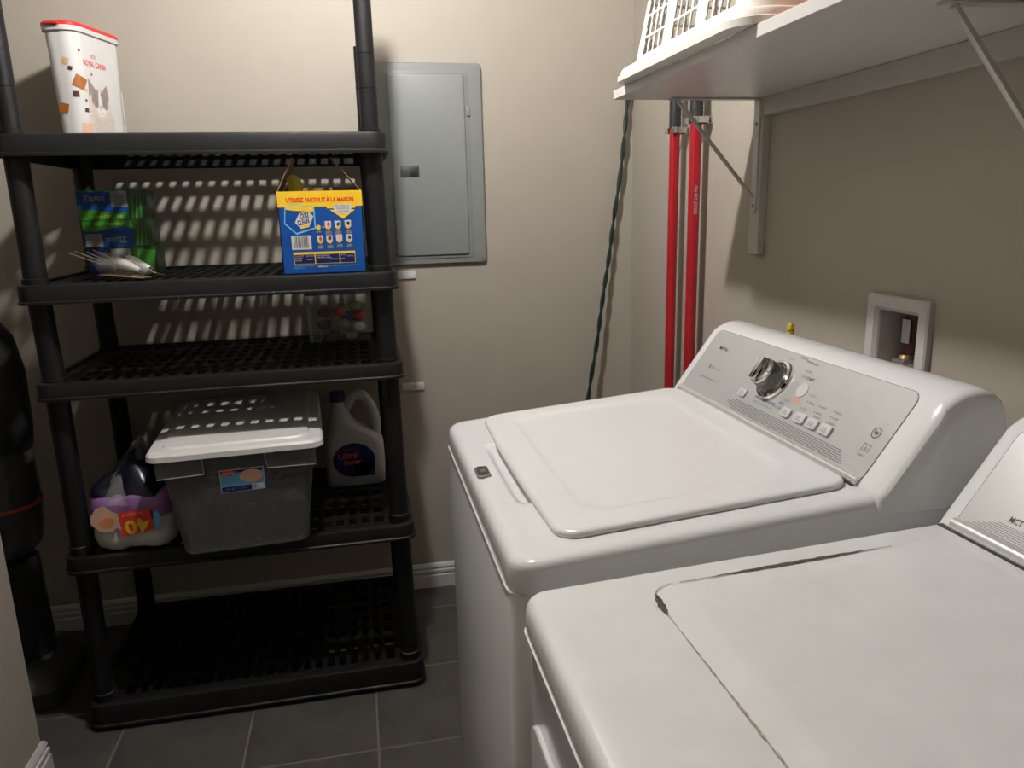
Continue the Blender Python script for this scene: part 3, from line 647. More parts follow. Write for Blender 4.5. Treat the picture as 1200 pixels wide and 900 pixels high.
for (side, yy) in ((0, 2.022), (1, 2.022), (0, 2.470), (1, 2.470)):
    for li in range(4):
        xa = px(li)[side] + (0.036 if side == 0 else -0.038); xb = px(li + 1)[side] + (0.036 if side == 0 else -0.038)
        z1_, z0_ = LV[li][1] - 0.012, LV[li + 1][1] - 0.008
        hgt = z1_ - z0_
        pts = [(xb + (xa - xb) * t, yy, z0_ + hgt * t) for t in (0, 0.06, 0.065, 0.5, 0.94, 0.945, 1)]
        build('post', B().tube(pts, [0.030, 0.030, 0.0265, 0.0255, 0.0265, 0.029, 0.029], 18), 'black', su)
    top = 2.10 if yy < 2.1 else (1.842 if side else 1.58)
    xa = px(0)[side] + (0.036 if side == 0 else -0.038)
    if top > 1.6:
        pts = []; rs = []
        z = LV[0][1] - 0.01
        for zz, r_ in ((z, 0.026), (z + 0.02, 0.026), (z + 0.021, 0.0225), (1.655, 0.0225), (1.656, 0.0213), (1.658, 0.0213), (1.659, 0.0222), (1.735, 0.0222), (1.736, 0.021), (1.738, 0.021), (1.739, 0.0218), (min(top, 1.84), 0.0215), (top + 0.001, 0.0212)):
            pts.append((xa, yy, zz)); rs.append(r_)
        build('upper_post', B().tube(pts, rs, 20), 'black', su)
for fx in (LV[4][2] + 0.05, LV[4][3] - 0.05):
    for fy in (2.022, 2.470):
        build('foot', B().lathe([(0.0, 0), (0.03, 0), (0.03, 0.03), (0.026, 0.032), (0, 0.032)], Matrix.Translation((fx, fy, 0)), 16), 'black', su)

# ================================================================== CAT FOOD CONTAINER on the top shelf
CZ0 = LV[0][1] + 0.0005
cc = thing('food_container', 'white pet food container with red lid and cat picture, on the top shelf', 'container', (-0.692, 2.415, CZ0))
CPH = math.radians(74)
CTM = Matrix.Translation((-0.694, 2.412, 0)) @ Matrix.Rotation(CPH, 4, 'Z')
CL, CW, CH = 0.222, 0.092, 0.290     # long side, short side, height
def csec(z, out=0.0):
    t = (z - CZ0) / CH; k = 0.90 + 0.10 * t
    hl, hw = CL / 2 * k + out, CW / 2 * k + out
    return hl, hw
def cring(z, out=0.0, r=0.036):
    hl, hw = csec(z, out); return [CTM @ p for p in rr(-hl, hl, -hw, hw, min(r + out, hw * 0.95), z, 8, 4)]
build('body', B().loft([cring(CZ0 + 0.001, -0.004), cring(CZ0 + 0.004)] + [cring(CZ0 + CH * k / 8) for k in range(1, 9)]), 'white', cc)
zt = CZ0 + CH
build('collar', B().loft([cring(zt - 0.004, 0.0005), cring(zt - 0.003, 0.006), cring(zt + 0.007, 0.007), cring(zt + 0.009, 0.005)]), 'white', cc)
ld = build('lid', B().loft([cring(zt + 0.0085, 0.005), cring(zt + 0.010, 0.0065), cring(zt + 0.016, 0.0065), cring(zt + 0.019, 0.003), cring(zt + 0.019, -0.006), cring(zt + 0.017, -0.009)]), 'redlid', cc)
build('lid_tab', B().box(-CL / 2 - 0.016, -CL / 2 + 0.004, -0.018, 0.018, zt + 0.009, zt + 0.014, CTM), 'redlid', ld, bevel=0.002)
def csurf(s, z, e=0.0004):
    """s: distance along the near long side (0 = middle); wraps round the front end for s < -flat"""
    hl, hw = csec(z); r = min(0.036, hw * 0.95); fl = hl - r
    if s >= -fl: p = Vector((s, -hw - e, z))
    else:
        a = (-fl - s) / r
        if a <= math.pi / 2: p = Vector((-fl - (r + e) * math.sin(a), -hw + r - (r + e) * math.cos(a), z))
        else: p = Vector((-hl - e, -hw + r + (a - math.pi / 2) * r, z))
    return CTM @ p
def cdecal(name, vf, m, e=0.0005): return build(name, B().mapped(vf, lambda s, z: csurf(s, z, e)), m, cc, smooth=False)
zl = lambda f: CZ0 + f * CH       # fraction of the height
def fan(cx, cy, rx, ry, n=24, jag=0.0, seed=0, k=4):
    """filled round patch made of rings, so that it follows a curved side"""
    rnd = random.Random(seed); jj = [(1 + rnd.uniform(-jag, jag)) for _ in range(n)]
    V = [(cx, cy)] + [(cx + rx * math.cos(2 * math.pi * i / n) * jj[i] * q / k, cy + ry * math.sin(2 * math.pi * i / n) * jj[i] * q / k) for q in range(1, k + 1) for i in range(n)]
    F = [(0, 1 + i, 1 + (i + 1) % n) for i in range(n)]
    for q in range(k - 1): F += [(1 + q * n + i, 1 + (q + 1) * n + i, 1 + (q + 1) * n + (i + 1) % n, 1 + q * n + (i + 1) % n) for i in range(n)]
    return V, F
cdecal('brand_lettering', text('ROYAL CANIN', 0.0155, -0.030, zl(0.735), 0.096, bold=0.02), 'boxred')
for dx in (-0.009, -0.0045, 0, 0.0045, 0.009): cdecal('crown_mark', fan(-0.034 + dx, zl(0.815) - abs(dx) * 0.2, 0.0016, 0.0045, 8), 'pink')
cdecal('crown_mark', quads([rect(-0.044, -0.024, zl(0.786), zl(0.794))]), 'pink')
# cat
cxs = -0.028
cdecal('cat_body', fan(cxs + 0.002, zl(0.20), 0.058, 0.062, 30, 0.04, 8), 'furchest', 0.0006)
cdecal('cat_head', fan(cxs, zl(0.385), 0.049, 0.040, 28, 0.04, 4), 'fur', 0.0009)
for e_ in ([(cxs - 0.045, zl(0.44)), (cxs - 0.014, zl(0.510)), (cxs - 0.041, zl(0.600))], [(cxs + 0.045, zl(0.44)), (cxs + 0.016, zl(0.510)), (cxs + 0.038, zl(0.575))]): cdecal('cat_ear', quads([e_]), 'furgrey', 0.0011)
for k_, e_ in enumerate((-0.016, 0.019)): cdecal('cat_mask', fan(cxs + e_, zl(0.425), 0.018, 0.024, 18, 0.14, 5 + k_), 'furgrey', 0.0012)
cdecal('cat_blaze', merge(quads([[(cxs - 0.002, zl(0.49)), (cxs + 0.004, zl(0.49)), (cxs + 0.012, zl(0.36)), (cxs - 0.010, zl(0.36))]]), fan(cxs + 0.002, zl(0.325), 0.020, 0.015, 18)), 'furwhite', 0.0014)
for e_ in (-0.014, 0.018): cdecal('cat_eye', fan(cxs + e_, zl(0.388), 0.0055, 0.005, 12), 'inkblue', 0.0017)
cdecal('cat_nose', (quads([[(cxs - 0.003, zl(0.355)), (cxs + 0.007, zl(0.355)), (cxs + 0.002, zl(0.337))], rect(cxs + 0.0012, cxs + 0.0028, zl(0.315), zl(0.34)), rect(cxs - 0.006, cxs + 0.010, zl(0.305), zl(0.312))])), 'pink', 0.0017)
def sq(cx, f, a, rot): 
    c, s_ = math.cos(rot) * a, math.sin(rot) * a; z = zl(f)
    P = [Vector((cx + c, z + s_)), Vector((cx - s_, z + c)), Vector((cx - c, z - s_)), Vector((cx + s_, z - c))]; n = 8
    V = [tuple(P[0].lerp(P[1], i / n).lerp(P[3].lerp(P[2], i / n), j / n)) for j in range(n + 1) for i in range(n + 1)]
    return V, [(j * (n + 1) + i, j * (n + 1) + i + 1, (j + 1) * (n + 1) + i + 1, (j + 1) * (n + 1) + i) for j in range(n) for i in range(n)]
for nm_, c_, lst in (('brown_square', 'brown', ((-0.094, 0.555, 0.022, 0.35), (-0.142, 0.33, 0.018, 0.5))),
                     ('dark_square', 'darkbrown', ((-0.106, 0.45, 0.0105, 0.8), (-0.114, 0.67, 0.0075, 0.5), (-0.084, 0.315, 0.0075, 0.7), (-0.083, 0.40, 0.004, 0.7), (-0.088, 0.83, 0.004, 0.6), (-0.05, 0.64, 0.004, 0.4))),
                     ('tan_square', 'tan', ((-0.080, 0.49, 0.006, 0.6), (-0.124, 0.73, 0.012, 0.5))), ('peach_square', 'peach', ((-0.086, 0.150, 0.020, 0.7),))):
    for q_ in lst: cdecal(nm_, sq(*q_), c_, 0.0007)
build('side_stripe', B().add([csurf(s, z, 0.0015) for s, z in ((0.078, zl(0.03)), (0.085, zl(0.03)), (0.085, zl(0.55)), (0.078, zl(0.55)))], [(0, 1, 2, 3)]), 'paper', cc)

# ================================================================== SHELF TWO: zip bag cartons, packet, stain remover carton
S2 = LV[1][1] + 0.0005
zx0, zx1, zy0 = -0.748, -0.568, 2.345
GZ = LV[1][1] - 0.0055
heights = [(S2 - 0.006, 1.280, 'bottom'), (1.2805, 1.3545, 'middle'), (1.355, 1.436, 'top')]
zlab = {'top': 'green and blue zip bag carton, topmost of the stack, lettering upright', 'middle': 'green and blue zip bag carton, middle of the stack, lettering upside down', 'bottom': 'green zip bag carton at the bottom of the stack, half hidden by the packet'}
for z0, z1, wch in heights:
    dx = {'top': 0, 'middle': 0.004, 'bottom': 0.010}[wch]
    x0, x1 = zx0 + dx, zx1 + dx
    bx = build('bag_carton', B().box(x0, x1, zy0, zy0 + 0.092, z0, z1), 'darkgreen', bevel=0.0008, seg=1)
    tag(bx, zlab[wch], 'carton', 'zip bag cartons')
    fm = plane((x0, zy0, z0), (1, 0, 0), (0, 0, 1), 0.0004)
    H_ = z1 - z0; up = wch == 'top'
    fv = (lambda v: v) if up else (lambda v: H_ - v)
    def add(name, vf, m, e): return build(name, B().mapped(vf, lambda u, v: fm(u, v, e)), m, bx, smooth=False)
    if wch != 'bottom':
        add('green_print', quads([rect(0.002, 0.132, 0.001, H_ - 0.001)]), 'green', 0)
        wave = [(0.002, fv(H_ - 0.002))] + [(0.002 + 0.130 * k / 12, fv(0.024 + 0.006 * math.sin(k / 12 * 5.5 + 0.5))) for k in range(13)] + [(0.132, fv(H_ - 0.002))]
        add('blue_print', quads([wave]), 'boxblue', 0.0003)
        add('lettering', text('Ziploc', 0.022, 0.046 if up else 0.085, fv(H_ - 0.022), 0.056, rot=0.06 if up else math.pi + 0.06, bold=0.02), 'grey', 0.0006)
        add('small_lettering', text('LARGE   10', 0.007, 0.075, fv(0.010), 0.08, rot=0 if up else math.pi), 'yellow', 0.0006)
        bc0 = 0.088 if up else 0.006
        add('label_patch', quads([rect(bc0, bc0 + 0.043, min(fv(0.036), fv(H_ - 0.003)), max(fv(0.036), fv(H_ - 0.003)))]), 'grey', 0.0006)
        add('barcode', quads(barcode(bc0 + 0.008, bc0 + 0.036, min(fv(0.040), fv(H_ - 0.014)), max(fv(0.040), fv(H_ - 0.014)), 4)), 'inkgrey', 0.0009)
        add('leaf_print', quads([[(0.136 + 0.012 * k, 0.004), (0.139 + 0.012 * k, H_ * 0.4), (0.148 + 0.009 * k, H_ - 0.006), (0.146 + 0.010 * k, H_ * 0.4), (0.141 + 0.012 * k, 0.004)] for k in range(3)]), 'green', 0.0005)
    else:
        add('blue_print', quads([rect(0.002, 0.05, 0.001, H_ - 0.001)]), 'navy', 0)
        add('label_patch', quads([rect(0.060, 0.112, 0.012, H_ - 0.004)]), 'grey', 0.0003)
        add('barcode', quads(barcode(0.068, 0.105, 0.02, H_ - 0.015, 6)), 'inkgrey', 0.0006)
        add('leaf_print', quads([[(0.120, 0.004), (0.132, H_ - 0.006), (0.178, H_ - 0.01), (0.17, 0.010)]]), 'green', 0.0003)
# packet of white-headed brushes: clear sleeve, rods, card
pk = thing('brush_packet', 'clear plastic packet of thin rods with white ends lying before the zip bag cartons', 'packet', (-0.63, 2.17, GZ))
pth = lambda a, b_: [a, b_]
build('card_back', B().prism([(-0.655, 2.13), (-0.535, 2.06), (-0.520, 2.10), (-0.640, 2.185)], lambda u, v: (u, v, GZ + 0.0135 - 0.06 * (u + 0.655)), lambda u, v: (u, v, GZ + 0.0150 - 0.06 * (u + 0.655))), 'card', pk)
for k in range(7):
    a = Vector((-0.755 + 0.012 * k, 2.245 + 0.012 * k, GZ + 0.068 + 0.004 * math.sin(k * 2))); c = Vector((-0.640 + 0.009 * k, 2.130 + 0.010 * k, GZ + 0.040 - 0.002 * k))
    build('rod', B().tube([a, c], 0.0018, 6), ('steel', 'brass', 'steel')[k % 3], pk)
for k, (a, c) in enumerate((((-0.610, 2.135, GZ + 0.050), (-0.540, 2.085, GZ + 0.024)), ((-0.592, 2.165, GZ + 0.054), (-0.522, 2.110, GZ + 0.026)))):
    a, c = Vector(a), Vector(c)
    wb_ = build('white_head', B().tube([a + (c - a) * t for t in (0, 0.1, 0.3, 0.6, 0.85, 1.0)], [0.003, 0.010, 0.013, 0.011, 0.008, 0.006], 12), 'bulbwhite', pk)
    build('metal_tip', B().tube([c, c + (c - a) * 0.16], [0.0065, 0.006], 12), 'chrome', wb_)
build('rod', B().tube([(-0.515, 2.10, GZ + 0.018), (-0.480, 2.085, GZ + 0.010)], 0.0016, 6), 'brass', pk)
build('clear_sleeve', B().loft([[Vector(c) + Vector((0, math.cos(f) * ry * 0.8, math.sin(f) * rz)) for f in [2 * math.pi * q / 14 for q in range(14)]] for c, ry, rz in (((-0.665, 2.150, GZ + 0.046), 0.030, 0.006), ((-0.645, 2.140, GZ + 0.042), 0.042, 0.030), ((-0.60, 2.135, GZ + 0.036), 0.045, 0.028), ((-0.55, 2.110, GZ + 0.028), 0.042, 0.020), ((-0.52, 2.095, GZ + 0.020), 0.036, 0.005))]), 'wrap', pk)
# stain-remover carton
ox0, ox1, oy0, oz0, oz1 = -0.181, 0.025, 1.990, S2, 1.4135
oc = thing('detergent_carton', 'blue and yellow detergent carton with open brown flaps on the second shelf', 'carton', ((ox0 + ox1) / 2, oy0 + 0.07, oz0))
b = B(); dpt = 0.135
for (a0, a1, b0, b1) in ((ox0, ox1, oy0, oy0 + 0.002), (ox0, ox1, oy0 + dpt - 0.002, oy0 + dpt), (ox0, ox0 + 0.002, oy0, oy0 + dpt), (ox1 - 0.002, ox1, oy0, oy0 + dpt)): b.box(a0, a1, b0, b1, oz0, oz1)
b.box(ox0, ox1, oy0, oy0 + dpt, oz0, oz0 + 0.002)
build('carton_body', b, 'boxblue', oc)
OW, OH = ox1 - ox0, oz1 - oz0
om = plane((ox0, oy0, oz0), (1, 0, 0), (0, 0, 1), 0.0004)
def op(name, vf, m, e=0.0): return build(name, B().mapped(vf, lambda u, v: om(u, v, e)), m, oc, smooth=False)
op('yellow_band', quads([rect(0, OW, OH * 0.815, OH)]), 'boxyellow')
build('yellow_top_edge', B().box(ox0, ox1, oy0 - 0.0003, oy0 + 0.0022, oz1 - 0.001, oz1 + 0.0006), 'boxyellow', oc)
op('headline', text('UTILISEZ PARTOUT À LA MAISON', 0.0135, OW * 0.50, OH * 0.905, OW * 0.80, bold=0.045), 'boxred', 0.0004)
# printed picture of the box
pc = lambda rs, m, e, n='picture': op(n, quads(rs), m, e)
pc([[(0.012, 0.125), (0.016, 0.165), (0.034, 0.172), (0.088, 0.166), (0.088, 0.112), (0.040, 0.098)]], 'cyan', 0.0003)
pc([[(0.015, 0.127), (0.018, 0.160), (0.035, 0.158), (0.040, 0.103)], [(0.035, 0.158), (0.085, 0.155), (0.085, 0.115), (0.040, 0.103)]], 'boxblue', 0.0005)
pc([[(0.017, 0.160), (0.020, 0.166), (0.036, 0.170), (0.086, 0.164), (0.085, 0.153), (0.035, 0.157)]], 'boxyellow', 0.0007)
pc([[(0.038, 0.128), (0.050, 0.150), (0.074, 0.154), (0.084, 0.142), (0.074, 0.122), (0.050, 0.114)]], 'paper', 0.0007)
op('picture_lettering', merge(text('OXI', 0.014, 0.062, 0.144, 0.022, rot=0.2, bold=0.04, shear=0.2), text('CLEAN', 0.013, 0.059, 0.129, 0.030, rot=0.2, bold=0.04, shear=0.2)), 'navy', 0.0009)
pc([[(0.050, 0.112), (0.072, 0.116), (0.074, 0.122), (0.052, 0.118)]], 'boxyellow', 0.0009)
pc([rect(0.118, 0.188, 0.1605, 0.171)], 'boxyellow', 0.0005, 'arrow')
pc([[(0.135, 0.1705), (0.178, 0.1705), (0.178, 0.157), (0.188, 0.157), (0.1565, 0.134), (0.125, 0.157), (0.135, 0.157)]], 'boxyellow', 0.0004, 'arrow')
pc([[(0.135, 0.1705), (0.178, 0.1705), (0.178, 0.153), (0.166, 0.147), (0.147, 0.147), (0.135, 0.153)]], 'paper', 0.0006, 'arrow_patch')
op('arrow_lettering', merge(text('PLUS DE 101', 0.0045, 0.1565, 0.1665, 0.034), text('FAÇONS DE', 0.0045, 0.1565, 0.1595, 0.030), text("L'UTILISER", 0.0045, 0.1565, 0.1525, 0.028)), 'navy', 0.0008)
k_ = 0
for (u, v) in ((0.118, 0.118), (0.142, 0.118), (0.167, 0.119), (0.096, 0.083), (0.119, 0.083), (0.143, 0.084), (0.168, 0.084)):
    c_ = ('boxred', 'ink', 'darkbrown', 'brown', 'darkred', 'peach', 'ink')[k_]; k_ += 1
    pc([[(u - 0.008, v + 0.012), (u + 0.008, v + 0.012), (u + 0.0075, v - 0.004), (u, v - 0.010), (u - 0.0075, v - 0.004)]], 'paper', 0.0004, 'pictogram')
    pc([[(u - 0.0065, v - 0.003), (u + 0.0065, v - 0.003), (u + 0.004, v - 0.008), (u - 0.004, v - 0.008)]], 'boxyellow', 0.0006, 'pictogram')
    op('pictogram', fan(u + 0.001, v + 0.004, 0.004, 0.005, 8, 0.2, k_), c_, 0.0007)
    op('caption', merge(text('TAPIS', 0.0034, u, v - 0.0145, 0.013), text('TISSUS', 0.0034, u, v - 0.019, 0.015)), 'boxyellow', 0.0004)
op('sun_mark', merge(fan(0.094, 0.115, 0.006, 0.006, 14), text('+', 0.006, 0.106, 0.115), text('OXI', 0.004, 0.094, 0.104, 0.011)), 'boxyellow', 0.0004)
pc([rect(0.026, 0.074, 0.061, 0.096)], 'paper', 0.0004, 'barcode_patch')
pc(barcode(0.032, 0.069, 0.065, 0.094, 11), 'ink', 0.0007, 'barcode')
pc([rect(0.028, 0.180, 0.0245, 0.0545)], 'boxyellow', 0.0004, 'table_frame')
pc([rect(0.0295, 0.079, 0.026, 0.0485), rect(0.0815, 0.140, 0.026, 0.0485), rect(0.1425, 0.1785, 0.026, 0.0485)], 'navy', 0.0007, 'table')
lines = [text(s_, 0.0032, cx_, cy_, wd_) for (s_, cx_, cy_, wd_) in (('QUANTITE', 0.042, 0.045, 0.02), ('EAU CHAUDE', 0.068, 0.045, 0.018), ('LAVER LES', 0.040, 0.040, 0.018), ('TACHES', 0.067, 0.036, 0.016), ('RINCER', 0.039, 0.034, 0.016), ('ENTRETIEN MENAGER', 0.100, 0.045, 0.034), ('TREMPER 30 MIN', 0.102, 0.040, 0.036), ('DANS L EAU', 0.125, 0.036, 0.024), ('NETTOYER', 0.150, 0.045, 0.012), ('PATIO', 0.168, 0.042, 0.014), ('BOIS', 0.148, 0.036, 0.01))]
op('table_lettering', merge(*lines), 'paper', 0.0010)
op('foot_lettering', merge(text('POUR DE MEILLEURS RESULTATS LIRE LE MODE', 0.003, 0.052, 0.020, 0.052), text("D'EMPLOI", 0.003, 0.038, 0.015, 0.026), text('TOUJOURS VERIFIER LA SOLIDITE DES COULEURS AVANT USAGE', 0.003, 0.148, 0.018, 0.08)), 'cyan', 0.0004)
op('brand_lettering', text('ARM&CO', 0.0045, 0.097, 0.0175, 0.024, bold=0.03), 'paper', 0.0005)
# flaps standing up, leaning inward
def flap(x, dxx, dz, name='flap'):
    d = Vector((dxx, 0, dz)).normalized(); n_ = Vector((d.z, 0, -d.x)) * 0.0016
    L = Vector((dxx, 0, dz)).length
    pts = [(0, 0), (dpt, 0), (dpt - 0.012, L * 0.85), (dpt - 0.02, L), (0.010, L), (0.003, L * 0.55)]
    return build(name, B().prism(pts, lambda u, v: Vector((x, oy0 + u, oz1)) + d * v, lambda u, v: Vector((x, oy0 + u, oz1)) + d * v + n_), 'card', oc)
flap(ox0 + 0.001, 0.042, 0.082); flap(ox1 - 0.003, -0.067, 0.080)
build('back_flap', B().box(ox0 + 0.01, ox1 - 0.01, oy0 + dpt - 0.002, oy0 + dpt, oz1 - 0.001, oz1 + 0.012), 'card', oc)
sc_ = build('scoop', B().prism([(-0.158, 1.402), (-0.128, 1.402), (-0.122, 1.428), (-0.132, 1.452), (-0.146, 1.458), (-0.158, 1.450)], lambda u, v: (u, oy0 + 0.05, v), lambda u, v: (u + 0.004, oy0 + 0.075, v)), 'yellow', bevel=0.004)
tag(sc_, 'yellow plastic scoop sticking out of the open detergent carton', 'scoop')

# ================================================================== SHELF THREE: clear tub of coloured pods
S3 = LV[2][1] - 0.0055
tb = thing('clear_tub', 'dark clear plastic tub with coloured pods at the back of the third shelf', 'tub', (-0.05, 2.44, S3))
tx0, tx1, ty0, ty1, tz1 = -0.160, 0.030, 2.385, 2.51, 1.118
rw = [rr(tx0 + i, tx1 - i, ty0 + i, ty1 - i, 0.015, z, 4) for z, i in ((S3, 0.004), (S3 + 0.004, 0.001), (tz1, 0))]
build('tub_wall', B().loft(rw, True, False), 'cleartub', tb)
build('tub_lid', B().loft([rr(tx0 - 0.003, tx1 + 0.003, ty0 - 0.003, ty1 + 0.003, 0.018, z, 4) for z in (tz1 - 0.004, tz1 + 0.008)]), 'darkgrey', tb)
build('tub_edge', B().box(tx0 + 0.002, tx0 + 0.012, ty0 - 0.0015, ty0, S3 + 0.004, tz1 - 0.004), 'grey', tb)
build('lettering', B().mapped(text('xon', 0.011, 0.038, 0.028, rot=math.pi / 2), lambda u, v: (tx0 + u, ty0 - 0.0006, S3 + v)), 'grey', tb, smooth=False)
PODS = [(-0.062, 2.412, 0.094, 'redorange', 'orange pod near the top of the clear tub'), (-0.004, 2.415, 0.078, 'red', 'red pod at the right side of the clear tub'),
        (-0.055, 2.414, 0.056, 'greenball', 'pale green pod in the middle of the clear tub'), (-0.006, 2.413, 0.044, 'bulbwhite', 'white pod at the right side of the clear tub'),
        (-0.036, 2.440, 0.074, 'blueball', 'blue pod between the red and orange ones in the clear tub'), (-0.110, 2.420, 0.092, 'darkred', 'dark red pod at the upper left of the clear tub'),
        (-0.110, 2.420, 0.055, 'darkgrey', 'dark grey pod at the left of the clear tub'), (-0.085, 2.425, 0.019, 'darkgrey', 'dark grey pod at the bottom of the clear tub'),
        (-0.030, 2.425, 0.019, 'grey', 'grey pod at the bottom of the clear tub'), (-0.015, 2.450, 0.105, 'greenball', 'pale green pod at the top right of the clear tub')]
for k, (px_, py_, pz_, c, lab_) in enumerate(PODS):
    po = build('pod', B().loft(blob(px_, py_, S3 + pz_, 0.021, 0.017, 0.0155, 0.02, k, 14, 8, S3 + 0.002)), c)
    tag(po, 'small rounded ' + lab_, 'pod', 'pods in the clear tub')

# ================================================================== SHELF FOUR: bin, jug, paper pack
S4 = LV[3][1] + 0.0005; G4 = LV[3][1] - 0.0055
bn = thing('storage_bin', 'clear plastic storage bin with white lid hanging over the fourth shelf edge', 'storage bin', (-0.328, 2.19, S4))
BT = Matrix.Translation((-0.326, 1.9, 0)) @ Matrix.Rotation(math.radians(3.6), 4, 'Z') @ Matrix.Translation((0.326, -1.9, 0))
def binr(z, out=0.0):
    t = (z - S4) / 0.27; dx = 0.155 + 0.034 * t; dy = 0.262 + 0.018 * t
    return [BT @ p for p in rr(-0.326 - dx - out, -0.326 + dx + out, 2.185 - dy - out, 2.185 + dy + out, 0.03 + out, z, 6, 2)]
build('bin_body', B().loft([binr(S4 + 0.001, -0.006), binr(S4 + 0.006, 0)] + [binr(S4 + 0.265 * k / 6) for k in range(1, 7)], True, False), 'clearbin', bn)
# wider upper shoulder with the notch in the middle of the front
b = B()
for (xa, xb) in ((-0.518, -0.408), (-0.262, -0.136)):
    b = B()
    pts = [(xa, S4 + 0.268), (xa, S4 + 0.222), (xb - 0.004 if xb > -0.3 else xb, S4 + 0.222), (xb, S4 + 0.268)] if xb < -0.3 else [(xa, S4 + 0.268), (xa + 0.006, S4 + 0.222), (xb, S4 + 0.222), (xb, S4 + 0.268)]
    b.prism(pts, lambda u, v: BT @ Vector((u, 1.897, v)), lambda u, v: BT @ Vector((u, 1.911, v)))
    build('bin_shoulder', b, 'clearbin', bn, bevel=0.003)
build('bin_edge', B().tube([BT @ Vector(q) for q in ((-0.408, 1.8965, S4 + 0.262), (-0.408, 1.8965, S4 + 0.224), (-0.516, 1.8965, S4 + 0.221))], 0.0012, 6), 'grey', bn)
build('bin_edge', B().tube([BT @ Vector(q) for q in ((-0.262, 1.8965, S4 + 0.262), (-0.256, 1.8965, S4 + 0.224), (-0.138, 1.8965, S4 + 0.221))], 0.0012, 6), 'grey', bn)
zl0 = S4 + 0.266
def lidr(z, out): return [BT @ p for p in rr(-0.540 - out, -0.114 + out, 1.888 - out, 2.468 + out, 0.035, z, 8, 2)]
lid = build('bin_lid', B().loft([lidr(zl0, -0.002), lidr(zl0 + 0.001, 0.0), lidr(zl0 + 0.014, -0.001), lidr(zl0 + 0.020, -0.006), lidr(zl0 + 0.022, -0.020), lidr(zl0 + 0.0225, -0.034), lidr(zl0 + 0.027, -0.038), lidr(zl0 + 0.0275, -0.05)]), 'white', bn)
# label sticker
yl = 1.9175
lm0 = plane((-0.374, 1.9125, 0.674), (1, 0, 0.012), (0, -0.066, 1), 0.0006)
lm = lambda u, v, e=0.0: BT @ lm0(u, v, e)
lb = build('sticker', B().mapped(quads([rect(0, 0.107, 0, 0.062)]), lambda u, v: lm(u, v)), 'paper', bn)
def lp(vf, m, e, n): build(n, B().mapped(vf, lambda u, v: lm(u, v, e)), m, lb, smooth=False)
lp(quads([rect(0.002, 0.105, 0.002, 0.060)]), 'sky', 0.0003, 'sticker_print')
lp(quads([rect(0.002, 0.074, 0.002, 0.016)]), 'navy', 0.0006, 'sticker_print')
lp(quads([rect(0.002, 0.105, 0.052, 0.060)]), 'navy', 0.0006, 'sticker_print')
lp(quads([ell(0.022, 0.053, 0.018, 0.007)]), 'boxred', 0.0009, 'sticker_logo')
lp(text('Sterilite', 0.007, 0.022, 0.053, 0.028), 'paper', 0.0012, 'sticker_lettering')
lp(fan(0.075, 0.040, 0.028, 0.018), 'peach', 0.0009, 'sticker_picture')
lp(quads([rect(0.076, 0.104, 0.003, 0.017)]), 'paper', 0.0008, 'sticker_patch')
lp(quads(barcode(0.078, 0.090, 0.005, 0.015, 3)), 'ink', 0.0011, 'sticker_barcode')
lp(text('56 QT / 53 L', 0.006, 0.038, 0.009, 0.05), 'grey', 0.0009, 'sticker_lettering')

# jug
jg = thing('detergent_jug', 'white detergent jug with handle and dark oval label on the fourth shelf', 'jug', (-0.05, 2.43, G4))
jx, jy = -0.044, 2.388
def jr(z, x0, x1, hy, r): return rr(jx + x0, jx + x1, jy - hy * 0.88, jy + hy * 0.88, r, z, 6, 2)
JP = [(0.000, -0.088, 0.080, 0.052, 0.02), (0.004, -0.094, 0.088, 0.058, 0.024), (0.07, -0.096, 0.092, 0.060, 0.026), (0.135, -0.094, 0.090, 0.060, 0.026), (0.165, -0.090, 0.070, 0.056, 0.03), (0.19, -0.085, 0.022, 0.050, 0.034), (0.215, -0.080, -0.004, 0.044, 0.034), (0.245, -0.072, -0.012, 0.036, 0.03), (0.262, -0.066, -0.022, 0.024, 0.02), (0.275, -0.064, -0.026, 0.020, 0.018)]
jb = build('jug_body', B().loft([jr(G4 + z, x0, x1, hy, r) for z, x0, x1, hy, r in JP]), 'jug', jg, angle=60)
build('jug_handle', B().tube(cat([(jx - 0.022, jy, G4 + 0.250), (jx + 0.004, jy, G4 + 0.285), (jx + 0.034, jy, G4 + 0.284), (jx + 0.058, jy, G4 + 0.245), (jx + 0.070, jy, G4 + 0.19), (jx + 0.066, jy, G4 + 0.14)], 5), 0.0165, 12), 'jug', jg)
build('jug_cap', B().lathe([(0, 0.272), (0.024, 0.272), (0.024, 0.30), (0.021, 0.303), (0, 0.303)], Matrix.Translation((jx - 0.045, jy, G4)), 20), 'navy', jg)
jm = plane((jx - 0.006, jy - 0.0533, G4 + 0.078), (1, 0, 0), (0, 0, 1), 0.0006)
def jp(n, vf, m, e): build(n, B().mapped(vf, lambda u, v: jm(u, v, e)), m, jg, smooth=False)
jp('oval_label', merge(fan(0, 0.010, 0.066, 0.056, 28), quads([rect(0.0, 0.064, -0.045, 0.0)])), 'navy', 0)
jp('label_lettering', merge(text('Ultra', 0.020, -0.018, 0.026, 0.060, rot=0.08, bold=0.03, shear=0.2), text('Power', 0.018, -0.006, 0.004, 0.055, rot=0.08, bold=0.03, shear=0.2)), 'redorange', 0.0006)
jp('label_rays', quads([[(-0.02 + 0.03 * math.cos(a), 0.028 + 0.014 * math.sin(a)), (-0.02 + 0.05 * math.cos(a + 0.04), 0.028 + 0.026 * math.sin(a + 0.04)), (-0.02 + 0.03 * math.cos(a + 0.09), 0.028 + 0.014 * math.sin(a + 0.09))] for a in [0.4 + 0.28 * k for k in range(9)]]), 'redorange', 0.0004)

